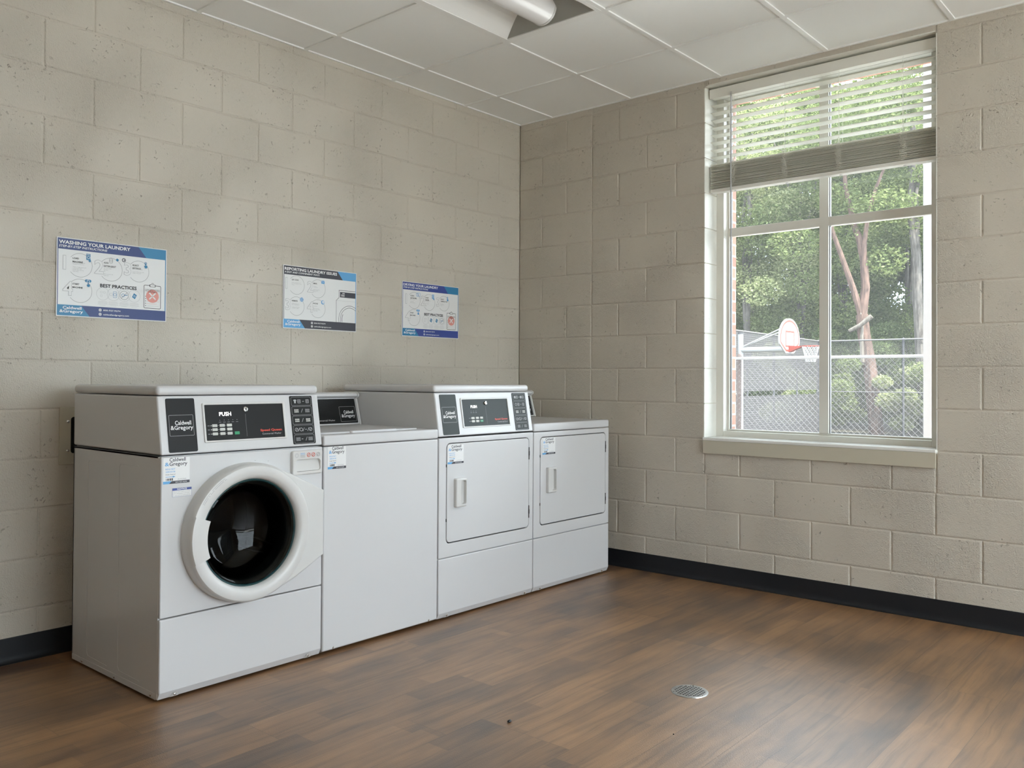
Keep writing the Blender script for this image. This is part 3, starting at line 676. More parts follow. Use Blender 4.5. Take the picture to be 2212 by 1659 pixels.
# ------------------------------------------------------------------ outlet box on the wall
t = thing('washer_outlet_box', 'beige metal washer outlet box plate on the wall behind the front load washer', 'outlet box', (-2.85, 0, .9))
b = MB(); fw = Fr((0, -.0008, 0), (1, 0, 0), (0, 0, 1)); b.plate(fw, -2.988, -2.70, .782, 1.024, 0, .006, 'apron', .004, .002, hole=(-2.942, -2.75, .828, .982, .012), holeback=.0005); b.build('plate', t)
b = MB(); b.plate(fw, -2.944, -2.748, .826, .984, .0002, .0008, 'black', .01, .0002); b.build('recess', t)  # flat black sheet paints the shade inside the box
for z in (.963, .841):
    b = MB(); b.lathe((-2.954, -.0068, z), [(.006, 0), (.006, -.001), (.004, -.0025), (0, -.003)], 'chrome', 'y', 16); b.build('screw', t)
b = MB(); b.tube([(-2.9, -.004, .862), (-2.9, -.02, .862), (-2.9, -.05, .862)], .008, 'chrome', 12); b.tube([(-2.925, -.03, .862), (-2.875, -.03, .862)], .005, 'steel', 8); b.build('valve', t)

# ------------------------------------------------------------------ machines
YF, YB, YS = -.872, -.15, -.858
FM = Fr((0, YF, 0), (1, 0, 0), (0, 0, 1))                # machine front face
FCON = Fr((0, YF, .872), (1, 0, 0), (0, .037, .213))      # sloped console
def logo_text(mb, fr, u0, u1, v0, v1, w, m='white', amp=None, bold=.012):
    """two line company name filling the box"""
    H = v1-v0; W = u1-u0
    mb.text(fr, 'Caldwell', u0+.2*W, v0+.56*H, .40*H, w, m, width=.73*W, bold=bold)
    if amp: mb.text(fr, '&', u0, v0+.10*H, .40*H, w, amp, width=.19*W, bold=bold); mb.text(fr, 'Gregory', u0+.2*W, v0+.10*H, .40*H, w, m, width=.8*W, bold=bold)
    else: mb.text(fr, '&Gregory', u0, v0+.10*H, .40*H, w, m, width=W, bold=bold)
def feet(t, x0, x1):
    for x in (x0+.05, x1-.05):
        for y in (YF+.07, YB-.06): b = MB(); b.lathe((x, y, 0), [(0, 0), (.02, 0), (.02, .008), (.012, .012), (.008, .03)], 'black', 'z', 16); b.build('leg', t)
def screw(t, x, z, y=YF+.004, name='screw'):
    b = MB(); b.lathe((x, y, z), [(.0055, .002), (.0055, -.001), (.004, -.0028), (0, -.0034)], 'chrome', 'y', 14)
    b.build(name, t)
def lower_panel(t, x0, x1, z1=.2935, z0=.032):
    b = MB(); b.plate(FM, x0, x1, z0, z1, -.016, 0, 'enamel', .004, .005)
    b.prism([(YF+.0005, z0+.003), (YF+.013, .0105), (YF+.05, .0105), (YF+.05, z0+.003)], x0+.001, x1-.001, 'x', 'enamel', .0015, 2)
    p = b.build('lower_panel', t)
    for x in (x0+.062, x1-.062):
        c = MB(); c.poly(Fr((x, YF+.006, .0215), (1, 0, 0), (0, -.55, 1)), [(-.016, -.011), (.016, -.011), (.006, .011), (-.006, .011)], .0018, 'dark' if False else 'plastic'); c.build('screw_dimple', p, smooth='flat'); screw(p, x, .0205, YF+.0055)
def sticker(t, u0, u1, z0, z1, code, lift=.0002):
    W, H = u1-u0, z1-z0; fr = Fr((u0, YF-lift, z0), (1, 0, 0), (0, 0, 1)); b = MB(); y = lambda v: v*H
    b.plate(fr, 0, W, 0, H, 0, .0006, 'board', .003, .0002); b.rect(fr, 0, W*.30, 0, y(.105), .0009, 'sky'); b.poly(fr, [(W*.22, 0), (W*.995, 0), (W*.995, y(.105)), (W*.32, y(.105))], .0011, 'char')
    logo_text(b, fr, W*.06, W*.90, y(.66), y(1.02), .0009, 'char', 'sky', .014)
    for i, s in enumerate(('REQUEST', 'SERVICE')): b.text(fr, s, W*.09, y(.545-.105*i), y(.055), .0009, 'sky', width=W*.36, bold=.01, maxres=1)
    b.text(fr, 'Scan here!', W*.09, y(.345), y(.045), .0009, 'char', width=W*.36, bold=.01, maxres=1)
    b.rect(fr, W*.09, W*.38, y(.262), y(.282), .0009, 'sky'); b.poly(fr, [(W*.36, y(.235)), (W*.46, y(.272)), (W*.36, y(.31))], .0009, 'sky')
    for i, k in enumerate((0, .05, .085, .13, .16, .20, .235)): b.rect(fr, W*(.11+k), W*(.11+k+(.03 if i % 2 else .018)), y(.125), y(.215), .0009, 'ink')
    b.text(fr, code, W*.54, y(.135), y(.055), .0009, 'gray', width=W*.32, maxres=1)
    b.text(fr, '800.927.9274', W*.46, y(.028), y(.045), .0014, 'white', width=W*.42, bold=.01, maxres=1)
    b.build('service_sticker', t, label='blue and white service request sticker', smooth='flat')
def icon(b, fr0, u, v, s, k, m='lgray'):
    fr = Fr(fr0(0, 0, .0008), fr0.u, fr0.v)
    if k == 'o': b.ring(fr, u, v, s, s*.25, .0012, m, n=16)
    elif k == 'x': b.ring(fr, u, v, s, s*.22, .0012, m, n=16); b.line(fr, (u-s*.6, v-s*.6), (u+s*.6, v+s*.6), s*.2, .0013, m)
    elif k == 's': b.frame(fr, u-s, u+s, v-s, v+s, s*.2, .0012, m, s*.3); b.ring(fr, u, v, s*.5, s*.18, .0012, m, n=12)
    elif k == 'm': b.ring(fr, u, v, s, s*.25, .0012, m, n=16); b.disc(fr, u-s*.15, v, s*.6, .0013, m, 12)
    elif k == 't': b.poly(fr, [(u-s, v+s*.7), (u-s*.4, v+s), (u+s*.4, v+s), (u+s, v+s*.7), (u+s*.8, v+s*.1), (u+s*.5, v+s*.3), (u+s*.5, v-s), (u-s*.5, v-s), (u-s*.5, v+s*.3), (u-s*.8, v+s*.1)], .0012, m)
    elif k == '/': b.line(fr, (u-s*.5, v-s), (u+s*.5, v+s), s*.2, .0012, m)
    elif k == '-': b.line(fr, (u-s*.5, v), (u+s*.5, v), s*.25, .0012, m)
    elif k == 'g':
        for i in range(3):
            for j in range(2): b.rect(fr, u-s+i*s*.72, u-s+i*s*.72+s*.55, v-s*.7+j*s*.75, v-s*.7+j*s*.75+s*.52, .0012, 'key')
    elif k == 'e':
        for i in range(3):
            for j in range(2): b.frame(fr, u-s+i*s*.72, u-s+i*s*.72+s*.6, v-s*.7+j*s*.75, v-s*.7+j*s*.75+s*.6, s*.1, .0012, m, s*.15)
def front_console(t, x0, x1, kind):
    ov = 'charcoal' if kind == 'washer' else 'slate'
    c = MB(); c.prism([(YB, .8745), (YB, 1.084), (-.8345, 1.084), (-.8715, .8745)], x0, x1, 'x', 'enamel', .007, 3); con = c.build('control_console', t)
    c = MB(); c.prism([(YB-.0, 1.0865), (YB, 1.121), (-.8365, 1.121), (-.8385, 1.0865)], x0-.002, x1+.002, 'x', 'enamel', .0145, 5); c.build('top_panel', t)
    d = .0042 if False else .0
    f = FCON
    # logo plate on the left end
    a = MB(); u0 = x0+.030; a.plate(f, u0, u0+.111, .010, .206, 0, .0016, ov, .006, .0006)
    a.frame(f, u0+.007, u0+.101, .069, .145, .0009, .0019, 'lgray', .003); logo_text(a, f, u0+.012, u0+.098, .088, .126, .0019, 'white')
    a.build('logo_plate', con, label='dark plate with white company lettering')
    # control window
    p = x0+.170; q = p+.358
    a = MB(); a.plate(f, p, q, .039, .187, 0, .004, 'plastic', .005, .0018, hole=(p+.008, q-.010, .0455, .1795, .003), holeback=.0008); a.build('panel_bezel', con)
    a = MB(); a.plate(f, p+.0065, q-.0085, .044, .181, .0002, .0012, ov, .002, .0002); ctl = a.build('control_panel', con, label='dark control panel with small buttons')
    g = MB(); g.line(f, (p+.178, .055), (p+.178, .142), .0008, .0016, 'gray')
    if kind == 'washer':
        g.text(f, 'PUSH', p+.067, .137, .0145, .0017, 'led', width=.050, bold=.02)
        bx, bv, nb = (p+.045, p+.076, p+.106), (.101, .086, .070), [(p+.136, .070)]
    else:
        g.text(f, 'PUSH', p+.069, .1365, .0135, .0017, 'led', width=.045, bold=.02)
        bx, bv, nb = (p+.077, p+.108, p+.139), (.086, .070), []
    g.text(f, 'Speed Queen', p+.238, .072, .0085, .0017, 'red', width=.098, bold=.04); g.text(f, 'Commercial '+('Washer' if kind == 'washer' else 'Dryer'), p+(.246 if kind == 'washer' else .258), .0585, .0068, .0017, 'lgray', width=.086 if kind == 'washer' else .078)
    for i in range(5 if kind == 'washer' else 3): g.disc(f, p+.068+.018*i, .121, .0012, .0017, 'lgray', 8); g.rect(f, p+.063+.018*i, p+.073+.018*i, .1125, .1140, .0017, 'gray')
    for v in bv: g.text(f, ' ', p, v, .004, .001, 'gray') if False else None
    for v in bv: g.line(f, (bx[0], v-.0), (bx[-1], v-.0), .0007, .0014, 'lgray'); g.rect(f, bx[0]-.029, bx[0]-.020, v-.001, v+.001, .0015, 'gray'); g.disc(f, bx[0]-.0145, v, .0018, .0016, 'white', 8)
    g.build('printed_marks', ctl, smooth='flat')
    for v in bv:
        for u in bx:
            gr = kind == 'dryer' and u == bx[-1] and v == bv[-1]
            k = MB(); k.plate(f, u-.0105, u+.0105, v-.0052, v+.0052, .001, .0026, 'green' if gr else 'key', .0012, .0006)
            k.rect(f, u-.006, u+.006, v-.0008, v+.0008, .0028, 'lgray'); k.build('button', ctl, label='green start button' if gr else None)
    for u, v in nb: k = MB(); k.plate(f, u-.0105, u+.0105, v-.0058, v+.0058, .001, .0026, 'green', .0012, .0006); k.build('button', ctl, label='green start button')
    k = MB(); ce = f(p+.180, .160); 
    rings = []
    for r, w in ((.010, .001), (.010, .004), (.0085, .006), (.006, .0065), (.005, .0055), (.0001, .0055)): rings.append([f(p+.180+r*math.cos(2*PI*i/20), .160+r*math.sin(2*PI*i/20), w) for i in range(20)])
    k.loft(rings, 'chrome', False, True); k.rect(f, p+.1793, p+.1807, .157, .163, .0068, 'black'); k.build('key_lock', ctl)
    # pictogram plate on the right end
    a = MB(); u0 = x1-.142; a.plate(f, u0, u0+.109, .012, .209, 0, .0016, ov, .005, .0006); pi_ = a.build('instruction_plate', con, label='dark plate of five instruction pictograms')
    a = MB(); rows = ['ts-s', 'g/e', 'g/g', 'x/o/-/x', 'e-/e'] if kind == 'washer' else ['ms-ms', 'os-s', 'g/g', 'x/o/-/x', 'e/e']
    for i, r in enumerate(rows):
        v1_ = .204-i*.0385; a.frame(f, u0+.006, u0+.103, v1_-.035, v1_, .0007, .0019, 'lgray', .006)
        n = len(r); wd = .078/n
        for j, ch in enumerate(r): icon(a, f, u0+.0545+(j-(n-1)/2)*wd*1.02, v1_-.0175, .0075 if ch not in 'ge' else .010, ch, 'lgray')
    a.build('pictograms', pi_, smooth='flat')
    return con
def rear_console(t, x0, x1, kind, front_left=None):
    f = Fr((0, -.305, .92), (1, 0, 0), (0, .038, .128))
    c = MB(); c.prism([(YB-.01, .914), (YB-.01, 1.060), (-.172, 1.079), (-.268, 1.079), (-.286, 1.071), (-.286, 1.060), (-.262, 1.050), (-.3065, .916)], x0+.004, x1-.004, 'x', 'enamel', .003, 2)
    c.prism([(YB-.01, .914), (YB-.01, 1.062), (-.170, 1.082), (-.270, 1.082), (-.290, 1.073), (-.290, 1.058), (-.268, 1.048), (-.3125, .914)], x1-.012, x1, 'x', 'plastic', .003, 2)
    con = c.build('control_console', t)
    a = MB(); a.plate(f, x0+.012, x1-.019, .004, .131, -.001, .002, 'charcoal', .003, .0006)
    a.frame(f, x1-.127, x1-.027, .012, .090, .0010, .0023, 'lgray', .003); logo_text(a, f, x1-.118, x1-.034, .030, .072, .0023, 'white')
    a.text(f, 'Speed Queen', x1-.372, .034, .0095, .0023, 'red', width=.092, bold=.04); a.text(f, 'Commercial '+kind, x1-.274, .0165, .0090, .0023, 'lgray', width=.111)
    a.build('control_panel', con, label='dark control panel with white company lettering')
def side_shell(t, x0, x1, z1=.870, open_front=False):
    c = MB(); a, b_ = x0+.0015, x1-.0015
    if open_front:
        for q in ((a, a+.008, YS, YB, .014, z1), (b_-.008, b_, YS, YB, .014, z1), (a, b_, YB-.008, YB, .014, z1), (a, b_, YS, YB, .014, .022), (a, b_, YS, YB, z1-.008, z1)): c.box(*q, 'enamel', .001, 1)
    else: c.box(a, b_, YS, YB, .014, z1, 'enamel', .004, 2)
    return c.build('cabinet', t)

# -- front load washer
X0, X1 = -2.990, -2.293
t = thing('front_load_washer', 'white front load washer with round dark glass door, leftmost machine of the row', 'washing machine', ((X0+X1)/2, -.5, 0)); fl = t
cab = side_shell(t, X0, X1, open_front=True)
e = MB()
def ridge(pts): e.tube([(X0+.0013, y, z) for y, z in pts], .0012, 'enamel', 6)
ridge([(-.437, .824), (-.300, .822), (-.288, .812), (-.288, .065), (-.300, .050), (-.461, .046)]); ridge([(-.702, .827), (-.565, .825), (-.553, .815), (-.553, .065), (-.565, .050), (-.720, .047)])
e.box(X0+.0004, X0+.003, -.845, -.155, .008, .031, 'enamel', .001, 1); e.box(X0-.0006, X0+.003, -.858, -.848, .012, .868, 'enamel', .001, 1)
e.box(X0+.0008, X0+.003, -.20, -.158, .95, 1.0, 'enamel', .001, 1); e.build('side_ribs', t)
for y in (-.247, -.527, -.809): b = MB(); b.lathe((X0+.001, y, .0185), [(.006, .001), (.006, -.001), (.003, -.003), (0, -.003)], 'chrome', 'x', 12); b.build('screw', t)
front_console(t, X0, X1, 'washer')
DC = (-2.652, YF, .565)
def round_hole_sheet(mb, outer, r, w0, w1, m, bev=.004, hf=None):
    hf = hf or (lambda u: 0.0)
    """outer: list of (u, v) around DC; a sheet with that outline and a round hole"""
    ang = [math.atan2(v-DC[2], u-DC[0]) for u, v in outer]; inner = [(DC[0]+r*math.cos(a), DC[2]+r*math.sin(a)) for a in ang]
    R_ = [[FM(u, v, w0) for u, v in outer]]
    for k in range(4): a = k/3*PI/2; R_.append([FM(DC[0]+(u-DC[0])*(1-bev*(1-math.cos(a))/math.hypot(u-DC[0], v-DC[2])), DC[2]+(v-DC[2])*(1-bev*(1-math.cos(a))/math.hypot(u-DC[0], v-DC[2])), w1+hf(u)-bev+bev*math.sin(a)) for u, v in outer])
    R_.append([FM(u, v, w1+hf(u)) for u, v in inner]); R_.append([FM(u, v, w0) for u, v in inner]); mb.loft(R_, m, False, False)
def dense(P, step=.02):
    out = []
    for i in range(len(P)):
        p, q = P[i], P[(i+1) % len(P)]; n = max(1, int(math.hypot(q[0]-p[0], q[1]-p[1])/step))
        for k in range(n): out.append((p[0]+(q[0]-p[0])*k/n, p[1]+(q[1]-p[1])*k/n))
    return out
b = MB(); round_hole_sheet(b, dense(rr(X0, X1, .2975, .868, .005, 4)), .21, -.016, 0, 'enamel', .005); fp = b.build('front_panel', t)
for x, z in ((-2.612, .832), (-2.553, .826)): b = MB(); b.disc(FM, x, z, .0016, .0006, 'gray', 10); b.build('rivet', fp, smooth='flat')
lower_panel(t, X0, X1)
b = MB(); pts = []
for k in range(61): a = math.radians(62)+math.radians(236)*k/60; pts.append((DC[0]+.263*math.cos(a), DC[2]+.263*math.sin(a)))
pts += [(X1-.0005, .426), (X1-.0005, .690)]
def inset(P, d):
    out = []; n = len(P)
    for i in range(n):
        p0, p1, p2 = Vector(P[i-1]), Vector(P[i]), Vector(P[(i+1) % n]); e1 = (p1-p0).normalized(); e2 = (p2-p1).normalized(); nn = (Vector((-e1.y, e1.x))+Vector((-e2.y, e2.x)))
        nn = nn.normalized() if nn.length > 1e-9 else Vector((0, 0)); k_ = d/max(.4, nn.dot(Vector((-e1.y, e1.x)))); out.append((P[i][0]+nn.x*k_, P[i][1]+nn.y*k_))
    return out
def flat_right(w0):  # the flare dies out towards the cabinet edge
    return lambda p, w: FM(p[0], p[1], w)
round_hole_sheet(b, dense(pts), .245, -.001, .016, 'plastic', .010, lambda u: .034*min(1, max(0, (X1-u)/.16))*min(1, max(0, (u-DC[0]+.05)/.15))); b.build('door_surround', t)
b = MB()
b.lathe(DC, [(.262, 0), (.262, -.030), (.259, -.048), (.252, -.057), (.240, -.0605), (.222, -.059), (.210, -.053), (.2035, -.043), (.2015, -.030), (.2, -.012)], 'plastic', 'y', 96); door = b.build('door', t)
b = MB(); b.lathe(DC, [(.2025, -.036), (.1975, -.0395), (.1945, -.034)], 'tealglass', 'y', 96); b.build('glass_rim', door)
b = MB(); b.lathe(DC, [(.1955, -.034), (.190, -.036), (.180, -.030), (.168, -.012), (.160, .03), (.150, .075), (.125, .095), (.07, .108), (.001, .112)], 'doorglass', 'y', 96); b.build('door_glass', door)
b = MB(); b.lathe(DC, [(.2, -.012), (.196, -.006), (.188, .004), (.184, .02), (.180, .05), (.20, .052)], 'rubber', 'y', 64); b.build('door_gasket', door)
b = MB(); rings = []
for k in range(13):
    a = PI+math.radians(-20+40*k/12); row = []
    for r, w in ((.1915, .030), (.1905, .054), (.1925, .0625), (.205, .0655), (.235, .0660), (.252, .0625), (.2575, .054), (.2585, .040), (.2585, .03)): row.append(FM(DC[0]+r*math.cos(a), DC[2]+r*math.sin(a), w))
    rings.append(row)
b.loft(rings, 'plastic', True, True); b.build('handle', door)
b = MB()
for k in range(26):
    a = math.radians(148-1.15*k)
    for r in (.2475, .2425):
        if random.random() < .8:
            u, v = DC[0]+r*math.cos(a), DC[2]+r*math.sin(a); fr = Fr(FM(u, v, .0615 if r < .245 else .060), (math.sin(a), 0, -math.cos(a)), (math.cos(a), 0, math.sin(a))); b.rect(fr, -.0012, .0012, -.001, .001, .0006, 'gray')
b.build('door_lettering', door, smooth='flat')
b = MB(); b.lathe(DC, [(.20, .052), (.235, .06), (.235, .36), (.20, .40), (.001, .40)], 'drum', 'y', 64)
for k in range(3):
    a = math.radians(90+120*k); b.tube([(DC[0]+.215*math.cos(a), DC[1]+.08, DC[2]+.215*math.sin(a)), (DC[0]+.2*math.cos(a), DC[1]+.2, DC[2]+.2*math.sin(a)), (DC[0]+.215*math.cos(a), DC[1]+.34, DC[2]+.215*math.sin(a))], [.02, .03, .02], 'drum', 10)
b.build('drum', t)
b = MB(); b.plate(FM, -2.450, -2.304, .761, .858, .0, .016, 'plastic', .010, .005, hole=(-2.436, -2.315, .775, .822, .012), holeback=.001, n=6); dr = b.build('detergent_drawer', t)
b = MB(); b.prism([(YF-.0005, .774), (YF-.0125, .776), (YF-.0110, .784), (YF-.0025, .812), (YF-.0005, .823)], -2.437, -2.314, 'x', 'plastic'); b.build('handle', dr)
b = MB()
for i, (k, m_) in enumerate((('o', 'lgray'), ('x', 'red'), ('x', 'red'), ('x', 'gray'))): icon(b, Fr((0, YF-.0155, 0), (1, 0, 0), (0, 0, 1)), (-2.432, -2.375, -2.352, -2.328)[i], .840, .0085, k, m_)
for i in range(4): b.rect(FM, -2.414, -2.392, .832+.005*i, .8335+.005*i, .0164, 'sky' if i > 1 else 'gray')
b.build('printed_marks', dr, smooth='flat')
sticker(t, -2.983, -2.882, .772, .864, 'A192363')
fr = Fr((-2.948, YF-.0002, .724), (1, 0, 0), (0, 0, 1)); b = MB(); b.plate(fr, 0, .0735, 0, .031, 0, .0006, 'board', .001, .0002); b.rect(fr, 0, .0735, .0225, .031, .0008, 'navy2'); b.frame(fr, 0, .0735, 0, .031, .0006, .0009, 'navy2', .0005)
b.text(fr, 'NOTICE', .0185, .0245, .0052, .0011, 'white', width=.037, bold=.03)
for i, s in enumerate(('Unlock Cycle LIGHT must be lit', 'before attempting to open door.', 'To open, push door in then pull out')): b.text(fr, s, .003, .0165-.0062*i, .0027, .0009, 'gray', width=.064, bold=.01, maxres=1)
b.build('notice_sticker', t, label='small white sticker headed NOTICE on blue', smooth='flat')
feet(t, X0, X1)

# -- top load washer
def slab(t, x0, x1):
    c = MB(); c.box(x0-.001, x1+.001, YF-.001, YB, .8685, .9125, 'enamel', .008, 4); return c.build('top_panel', t)
X0, X1 = -2.286, -1.623
t = thing('top_load_washer', 'white top load washer with rear control panel, beside the front load washer', 'washing machine', ((X0+X1)/2, -.5, 0))
side_shell(t, X0, X1, .864); slab(t, X0, X1)
b = MB(); b.plate(FM, X0, X1, .016, .8655, -.016, 0, 'enamel', .005, .007); b.prism([(YF+.006, .018), (YF+.018, .0105), (YF+.05, .0105), (YF+.05, .018)], X0+.002, X1-.002, 'x', 'enamel', .001, 1); b.build('front_panel', t)
ft = Fr((0, 0, .9125), (1, 0, 0), (0, 1, 0)); b = MB(); b.plate(ft, X0+.045, X1-.045, -.79, -.345, -.003, .006, 'enamel', .03, .004, n=6); lid = b.build('lid', t)
b = MB(); b.plate(ft, X0+.20, X1-.20, -.806, -.785, -.002, .009, 'enamel', .008, .003); b.build('lid_handle', lid)
rear_console(t, X0, X1, 'Washer'); sticker(t, -2.267, -2.171, .771, .864, 'A192364'); feet(t, X0, X1)
for x in (X0+.055, X1-.055): screw(t, x, .024, YF+.002)

# -- dryers
def dryer_body(t, x0, x1, ztop, hole, hx, hinge_z):
    side_shell(t, x0, x1, ztop-.004)
    b = MB(); b.plate(FM, x0, x1, .2965, ztop, -.016, 0, 'enamel', .005, .005, hole=(*hole, .024), holeback=-.013, n=6); b.build('front_panel', t)
    b = MB(); b.plate(FM, hole[0]-.01, hole[1]+.01, hole[2]-.01, hole[3]+.01, -.0155, -.012, 'dark', .02, .0005); b.build('gap_shade', t)  # black sheet paints the shade in the gap round the door
    g = .0035; b = MB(); b.plate(FM, hole[0]+g, hole[1]-g, hole[2]+g+.002, hole[3]-g, -.011, .0015, 'enamel', .021, .003, n=6); d = b.build('door', t)
    for z in hinge_z: b = MB(); b.box(hole[1]-.004, hole[1]+.0015, YF-.003, YF+.008, z-.033, z+.033, 'black', .001, 1); b.box(hole[1]-.006, hole[1]+.003, YF-.0035, YF+.008, z-.012, z+.012, 'black', .001, 1); b.build('hinge', d)
    # handle: bowed grip with a scooped recess to its right
    b = MB(); b.plate(FM, hx, hx+.074, .532, .671, .001, .021, 'plastic', .007, .006, hole=(hx+.033, hx+.067, .545, .658, .010), holeback=.003, n=6); b.plate(FM, hx+.03, hx+.07, .542, .661, .001, .004, 'plastic', .01, .001); b.build('handle', d)
    for zc in (.735, .475): b = MB(); b.box(hole[0]-.003, hole[0]+.003, YF-.0012, YF+.002, zc-.007, zc+.007, 'dark', .0008, 1); b.build('door_catch', t)
    lower_panel(t, x0, x1); feet(t, x0, x1)
X0, X1 = -1.617, -.912
t = thing('dryer', 'white dryer with raised front control console, between the top load washer and the lower dryer', 'dryer', ((X0+X1)/2, -.5, 0))
dryer_body(t, X0, X1, .868, (-1.568, -.947, .362, .842), -1.518, (.757, .448)); front_console(t, X0, X1, 'dryer'); sticker(t, -1.562, -1.452, .742, .832, 'A192365', .0018)
X0, X1 = -.906, -.196
t = thing('dryer', 'lower white dryer with rear control panel, nearest the window wall', 'dryer', ((X0+X1)/2, -.5, 0))
dryer_body(t, X0, X1, .8655, (-.853, -.231, .359, .838), -.802, (.753, .445)); slab(t, X0, X1); rear_console(t, X0, X1, 'Dryer'); sticker(t, -.836, -.722, .742, .830, 'A192366', .0018)

# ------------------------------------------------------------------ floor drain and crumbs
t = thing('floor_drain', 'round metal floor drain grate set in the plank floor', 'floor drain', (-1.637, -2.214, 0))
cx, cy = -1.637, -2.214
b = MB(); b.lathe((cx, cy, 0), [(.068, 0), (.067, .0022), (.064, .0026), (.0555, .0026), (.0555, .0002)], 'steel', 'z', 64); b.build('rim', t)
b = MB(); b.lathe((cx, cy, 0), [(.057, .0003), (.001, .0003)], 'black', 'z', 48); b.build('drain_shade', t)  # black disc paints the shade below the grate
b = MB(); R_ = .056; p_ = .0118
for i in range(-5, 6):
    o_ = (i-.5)*p_ if i > -5 else -5.5*p_; o_ = (i+.5)*p_
    if abs(o_) < R_:
        L_ = math.sqrt(R_*R_-o_*o_); b.box(cx+o_-.0023, cx+o_+.0023, cy-L_, cy+L_, .0006, .0026, 'steel'); b.box(cx-L_, cx+L_, cy+o_-.0023, cy+o_+.0023, .0006, .00255, 'steel')
b.box(cx-.0060, cx+.0060, cy-.0060, cy+.0060, .0006, .0026, 'steel')
for sx in (-1, 1):
    b.box(cx+sx*.047-.007, cx+sx*.047+.007, cy-.025, cy-.040, .0006, .00258, 'steel'); b.box(cx+sx*.047-.007, cx+sx*.047+.007, cy+.025, cy+.040, .0006, .00258, 'steel')
b.build('grate', t)
for a in (.3, 2.4, 4.5): b = MB(); b.lathe((cx+.061*math.cos(a), cy+.061*math.sin(a), .0026), [(.0035, 0), (.003, .0007), (0, .0009)], 'chrome', 'z', 12); b.build('screw', t)
b = MB(); bmesh.ops.create_icosphere(b.bm, subdivisions=2, radius=.006); b.mi('black')
for v in b.bm.verts: v.co = Vector((v.co.x*1.6-2.293, v.co.y-1.90, max(0, v.co.z*.8+.004)))*1
b.build('crumb', label='small black crumb on the planks before the washers', cat='debris', loc=(-2.293, -1.9, 0))
b = MB(); bmesh.ops.create_icosphere(b.bm, subdivisions=1, radius=.0025); b.mi('black')
for v in b.bm.verts: v.co = Vector((v.co.x-2.018, v.co.y-2.366, max(0, v.co.z+.0015)))
b.build('crumb', label='tiny dark speck on the planks near the drain', cat='debris', loc=(-2.018, -2.366, 0))

# ------------------------------------------------------------------ outside
GZ = -.97
mb = MB(); mb.box(5.9, 75, -40, 60, GZ-.2, GZ, 'ground'); mb.box(-30, .31, -40, -18, GZ-.2, -.15, 'ground'); struct(mb, 'ground', 'brown leaf strewn ground of the court and wood', 'ground')
mb = MB(); mb.box(.31, 5.9, -18, 30, GZ-.2, GZ+.01, 'concrete'); mb.box(-30, .31, -18, YN-.2, GZ-.2, -.12, 'concrete'); struct(mb, 'ground_bounce', 'unseen pale ground added to bounce light into the room', 'light_reflector')  # added out of view, bounces light up to the ceiling
b = MB(); b.box(2.2, 2.42, -2.23, -1.984, GZ, 4.6, 'whitesteel', .006); b.box(2.17, 2.45, -2.26, -1.96, GZ, GZ+.15, 'whitesteel', .006)
b.build('porch_post', label='white square post just outside the tall window', cat='post', loc=(2.3, -2.1, GZ))

def chain_fence(x, y0, y1, ztop, pitch, posts, rails, label, wire, pr=.03, postmat='galv', wiremat='galv', railr=.021):
    t = thing('chain_link_fence', label, 'fence', (x, (y0+y1)/2, GZ), group='chain link fences outside')
    for y, m_ in posts: b = MB(); b.tube([(x+.03, y, GZ), (x+.03, y, ztop+.01)], pr, m_, 10); b.lathe((x+.03, y, ztop+.01), [(pr*1.1, 0), (pr*1.1, .02), (pr*.5, .05), (0, .055)], m_, 'z', 10); b.build('post', t)
    for z, r in rails: b = MB(); b.tube([(x, y0, z), (x, y1, z)], r, 'galv', 8); b.build('rail', t)
    m_ = MB(); H_ = ztop-GZ-.03; i = m_.mi(wiremat); n = int((y1-y0+H_)/pitch)
    for k in range(n):
        for sg in (1, -1):
            # wire from bottom to top, clipped to the fence ends
            ya = (y0-H_+k*pitch) if sg == 1 else (y0+k*pitch); yb = ya+sg*H_; za, zb = GZ+.03, ztop+.03
            def cl(yv): return za+(yv-ya)/(yb-ya)*(zb-za)
            p, q = (ya, za), (yb, zb)
            if min(ya, yb) < y0:
                if max(ya, yb) <= y0: continue
                if ya < y0: p = (y0, cl(y0))
                else: q = (y0, cl(y0))
            if max(ya, yb) > y1:
                if min(ya, yb) >= y1: continue
                if ya > y1: p = (y1, cl(y1))
                else: q = (y1, cl(y1))
            dx = .0015*sg
            r = wire; A = [(x+dx, p[0]-r, p[1]), (x+dx-r, p[0], p[1]), (x+dx, p[0]+r, p[1])]; B = [(x+dx, q[0]-r, q[1]), (x+dx-r, q[0], q[1]), (x+dx, q[0]+r, q[1])]
            m_.loft([A, B], wiremat, False, False)
    m_.build('wire_mesh', t)
chain_fence(6.0, -4.0, 5.2, 1.44, .072, [(1.31, 'brownpost'), (-1.9, 'brownpost'), (4.6, 'brownpost')], [(1.44, .019)], 'nearer chain link fence with a thick pale top rail', .0017, .034)
chain_fence(29.0, -6.0, 9.1, 2.70, .075, [(9.1, 'galvdark'), (5.95, 'galvdark'), (2.9, 'galvdark'), (-.2, 'galvdark')], [(2.70, .03), (.74, .018)], 'farther chain link fence at the back of the court', .0034, .045)
